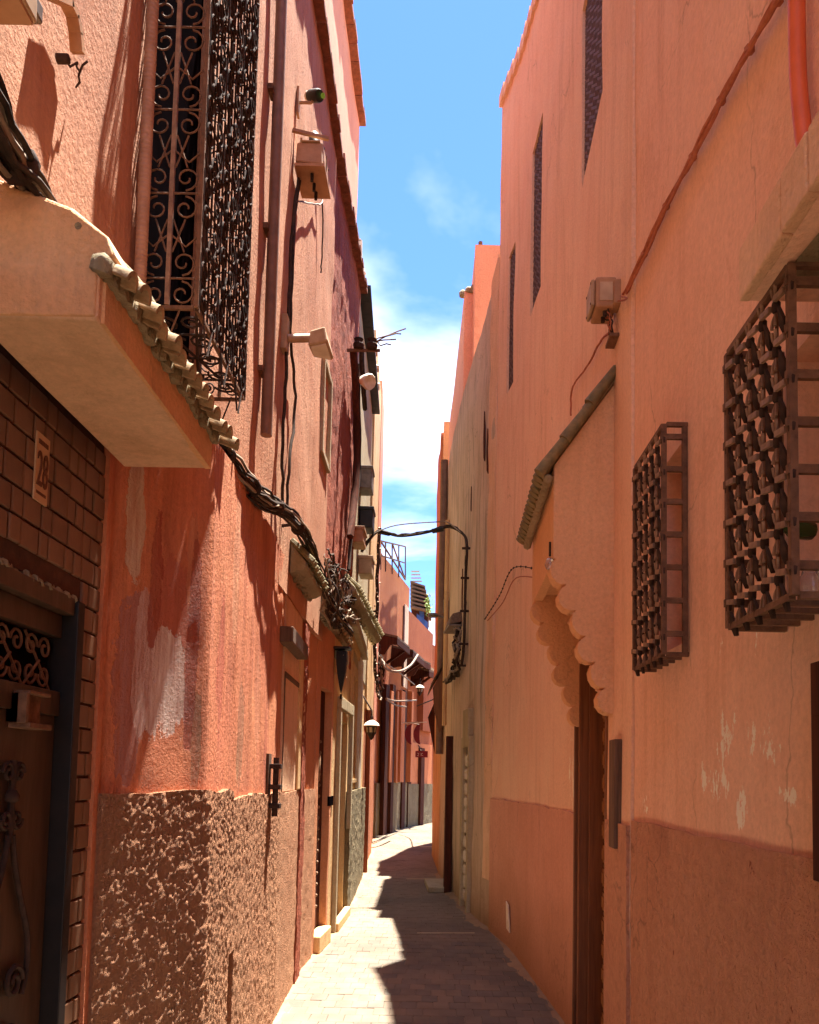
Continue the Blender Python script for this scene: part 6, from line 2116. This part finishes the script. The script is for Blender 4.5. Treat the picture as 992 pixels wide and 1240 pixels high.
# ---- hanging lanterns
def lantern(px, py, Y, sc, lbl, wallp, mt='iron'):
    c = atY(px, py, Y)
    t = thing('lantern', c, lbl, 'lantern')
    MB().lathe(c, [(0, -0.16 * sc), (0.02 * sc, -0.15 * sc), (0.075 * sc, -0.05 * sc), (0.085 * sc, 0.05 * sc), (0.09 * sc, 0.06 * sc)], 6).build('cage', M[mt], t, 20)
    MB().lathe(c, [(0.09 * sc, 0.06 * sc), (0.125 * sc, 0.07 * sc), (0.10 * sc, 0.11 * sc), (0.04 * sc, 0.15 * sc), (0, 0.17 * sc)], 8).build('cap', M['white'], t, 30)
    MB().lathe(c, [(0.02 * sc, 0.17 * sc), (0.03 * sc, 0.2 * sc), (0.012 * sc, 0.24 * sc), (0, 0.26 * sc)], 6).build('finial', M['iron'], t, 30)
    MB().tube([c + V((0, 0, 0.24 * sc)), c + V((0, 0, 0.30 * sc)), wallp], 0.014 * sc, 5).build('bracket', M['iron'], t, 60)
    for k_ in range(6):
        a = 2 * PI * (k_ + 0.5) / 6
        d_ = V((math.cos(a), math.sin(a), 0))
        MB().add([c + d_ * 0.071 * sc + V((-d_.y, d_.x, 0)) * 0.026 * sc + V((0, 0, -0.04 * sc)), c + d_ * 0.071 * sc - V((-d_.y, d_.x, 0)) * 0.026 * sc + V((0, 0, -0.04 * sc)),
                  c + d_ * 0.078 * sc - V((-d_.y, d_.x, 0)) * 0.03 * sc + V((0, 0, 0.04 * sc)), c + d_ * 0.078 * sc + V((-d_.y, d_.x, 0)) * 0.03 * sc + V((0, 0, 0.04 * sc))], [(0, 1, 2, 3)]).build('glass_pane', M['plastic'], t, 0)


lantern(450, 884, 12.2, 0.95, 'white capped hanging lantern in front of the pink wall strip', LL.pt(sy(LL, 12.4), 2.75, 0))
lantern(508.5, 836, 24.5, 1.1, 'tiny white capped lantern far away before the dusky red house', V((-0.55, 26.2, 4.7)))
# black wall lantern between the doors
c = LL.frame(LL.hit(404, 800)[0], LL.hit(404, 808)[1])
wl_ = thing('wall_lantern', c.p(0, 0.1, 0), 'black tapering iron wall lantern beside the cream cornice', 'lantern')
pr_ = [(0.10, 0.17), (0.10, -0.0), (0.06, -0.2), (0.0, -0.34)]
MB().lathe(c.p(0, 0.08, 0), [(0, -0.26), (0.014, -0.22), (0.055, -0.06), (0.07, 0.06), (0.07, 0.15), (0, 0.17)], 4).build('body', M['black'], wl_, 20)
MB().fbox(c, -0.08, 0.08, 0.0, 0.16, 0.17, 0.19).build('top_plate', M['black'], wl_, 0)
MB().tube([c.p(0, 0.08, -0.26), c.p(0, 0.08, -0.31)], 0.012, 6).build('finial', M['black'], wl_, 60)
dt = MB()
for i in range(22):
    a_ = random.uniform(0, 2 * PI)
    dt.lathe(c.p(0, 0.08, random.uniform(-0.1, 0.14)) + V((math.cos(a_), math.sin(a_), 0)) * 0.052, [(0, -0.006), (0.007, 0), (0, 0.006)], 4)
o = dt.build('pierced_star', M['plastic_tan'], wl_, 60)
o['kind'] = 'stuff'

# ---- red shop signs
for i, (px, lbl) in enumerate(((494, 'red crescent shop sign nearer the shop awnings far down the lane'), (504.5, 'red crescent shop sign just above the small red sign board'))):
    c = atY(px, 889, 23.2)
    t = thing('shop_sign', c, lbl, 'sign', 'red crescent signs')
    pts = []
    R_ = 0.29
    for q in range(13):
        a = PI * 0.5 + PI * q / 12
        pts.append(V((c.x + 0.12 + R_ * 0.72 * math.cos(a), c.y, c.z + R_ * math.sin(a))))
    for q in range(11):
        a = PI * 1.5 - PI * q / 10
        pts.append(V((c.x + 0.12 + R_ * 0.12 * math.cos(a), c.y, c.z + R_ * 0.98 * math.sin(a))))
    MB().prism(pts, (0, 0.05, 0)).build('panel', M['red_sign'], t, 0)
    MB().bar(c + V((0.1, 0.025, R_ - 0.02)), V((-1.15 + 0.25 * i, 24.3, c.z + R_ + 0.1)), 0.02).build('bracket', M['white'], t, 0)
    MB().bar(c + V((-0.2, 0.02, R_ + 0.02)), c + V((0.28, 0.02, R_ + 0.06)), 0.02).build('hanger', M['white'], t, 0)
c = atY(510, 913.5, 24.4)
t = thing('sign_board', c, 'small red sign board with pale letters below the crescent signs', 'sign')
fr_s = Frame((c.x, c.y, c.z), (1, 0, 0), (0, -1, 0))
MB().fbox(fr_s, -0.17, 0.2, -0.03, 0.0, -0.09, 0.1).build('panel', M['red_sign'], t, 0)
lt = MB()
for (x0, z0, x1, z1) in ((-0.12, 0.03, -0.06, 0.03), (-0.08, 0.03, -0.08, -0.05), (-0.08, -0.05, -0.12, -0.03), (0.0, 0.04, 0.0, -0.05), (0.06, 0.04, 0.0, 0.0), (0.0, -0.01, 0.07, -0.05)):
    lt.bar(fr_s.p(x0, 0.006, z0), fr_s.p(x1, 0.006, z1), 0.018, 0.008)
lt.build('lettering', M['white'], t, 0)
MB().bar(c + V((0.0, 0.02, 0.1)), V((-0.6, 26.3, c.z + 0.35)), 0.025).build('bracket', M['iron'], t, 0)

# ---- wires slung between the far shops
for i, (pts, lbl, mt, r_) in enumerate((
        ([(462, 800, 17.0), (470, 811, 17.6), (484, 813, 18.4), (497, 806, 19.5), (506, 793, 20.5)], 'pale curved pipe hanging in front of the far awnings', 'cable_pale', 0.03),
        ([(458, 798, 17.0), (480, 812, 19), (502, 829, 22.5)], 'pale wire sloping down across the far shop fronts', 'cable_pale', 0.018),
        ([(468, 846, 18.5), (480, 849, 20), (504, 848, 23)], 'straight pale wire low across the far shop fronts', 'cable_pale', 0.022),
        ([(468, 847, 18.5), (480, 854, 20), (492, 856, 22)], 'sagging pale wire low across the far shop fronts', 'cable_pale', 0.022),
        ([(505, 855, 22.5), (520, 849, 21), (527, 846, 16.8)], 'dark wire tied to the ochre house at the bend', 'cable', 0.016))):
    m = MB().tube(jitter_path([atY(*p) for p in pts], 0.0, 6), r_, 5)
    tag(m.build('slung_wire', M[mt], None, 60), lbl, 'wire')
kt = thing('wire_knot', atY(457, 800, 17.0), 'knot of loose wires hanging on the cream house corner before the awnings', 'wires')
for k_ in range(12):
    pts = [atY(456 + random.gauss(0, 2.5), 785 + random.uniform(0, 10), 16.6), atY(458 + random.gauss(0, 4), 800 + random.gauss(0, 8), 16.4), atY(459 + random.gauss(0, 3), 818 + random.uniform(-6, 22), 16.6)]
    MB().tube(jitter_path(pts, 0.15, 6, k_ + 200), 0.018, 5).build('wire', M['cable'] if k_ % 2 else M['cable_pale'], kt, 60)
hz = thing('hanging_chain', LL.pt(sy(LL, 13.2), 3.5, 0.1), 'studded dark cable dropping down the cream house beside the red house', 'cable')
pts = [atY(460, 640, 14.0), atY(458, 690, 14.0), atY(456, 740, 14.0), atY(454, 790, 14.0), atY(456, 830, 14.0), atY(461, 848, 14.0)]
MB().tube(jitter_path(pts, 0.03, 6, 3), 0.035, 6).build('cable', M['iron'], hz, 60)
bd = MB()
for i, p in enumerate(jitter_path(pts, 0.03, 9, 3)):
    bd.lathe(p + V((random.uniform(-.03, .03), -0.03, 0)), [(0, -0.02), (0.02, 0), (0, 0.02)], 4)
bd.each('clip', M['plastic'], hz, 60)
MB().bar(pts[2] + V((-0.12, 0.1, 0)), pts[2] + V((0, 0, 0)), 0.03).build('bracket', M['iron'], hz, 0)
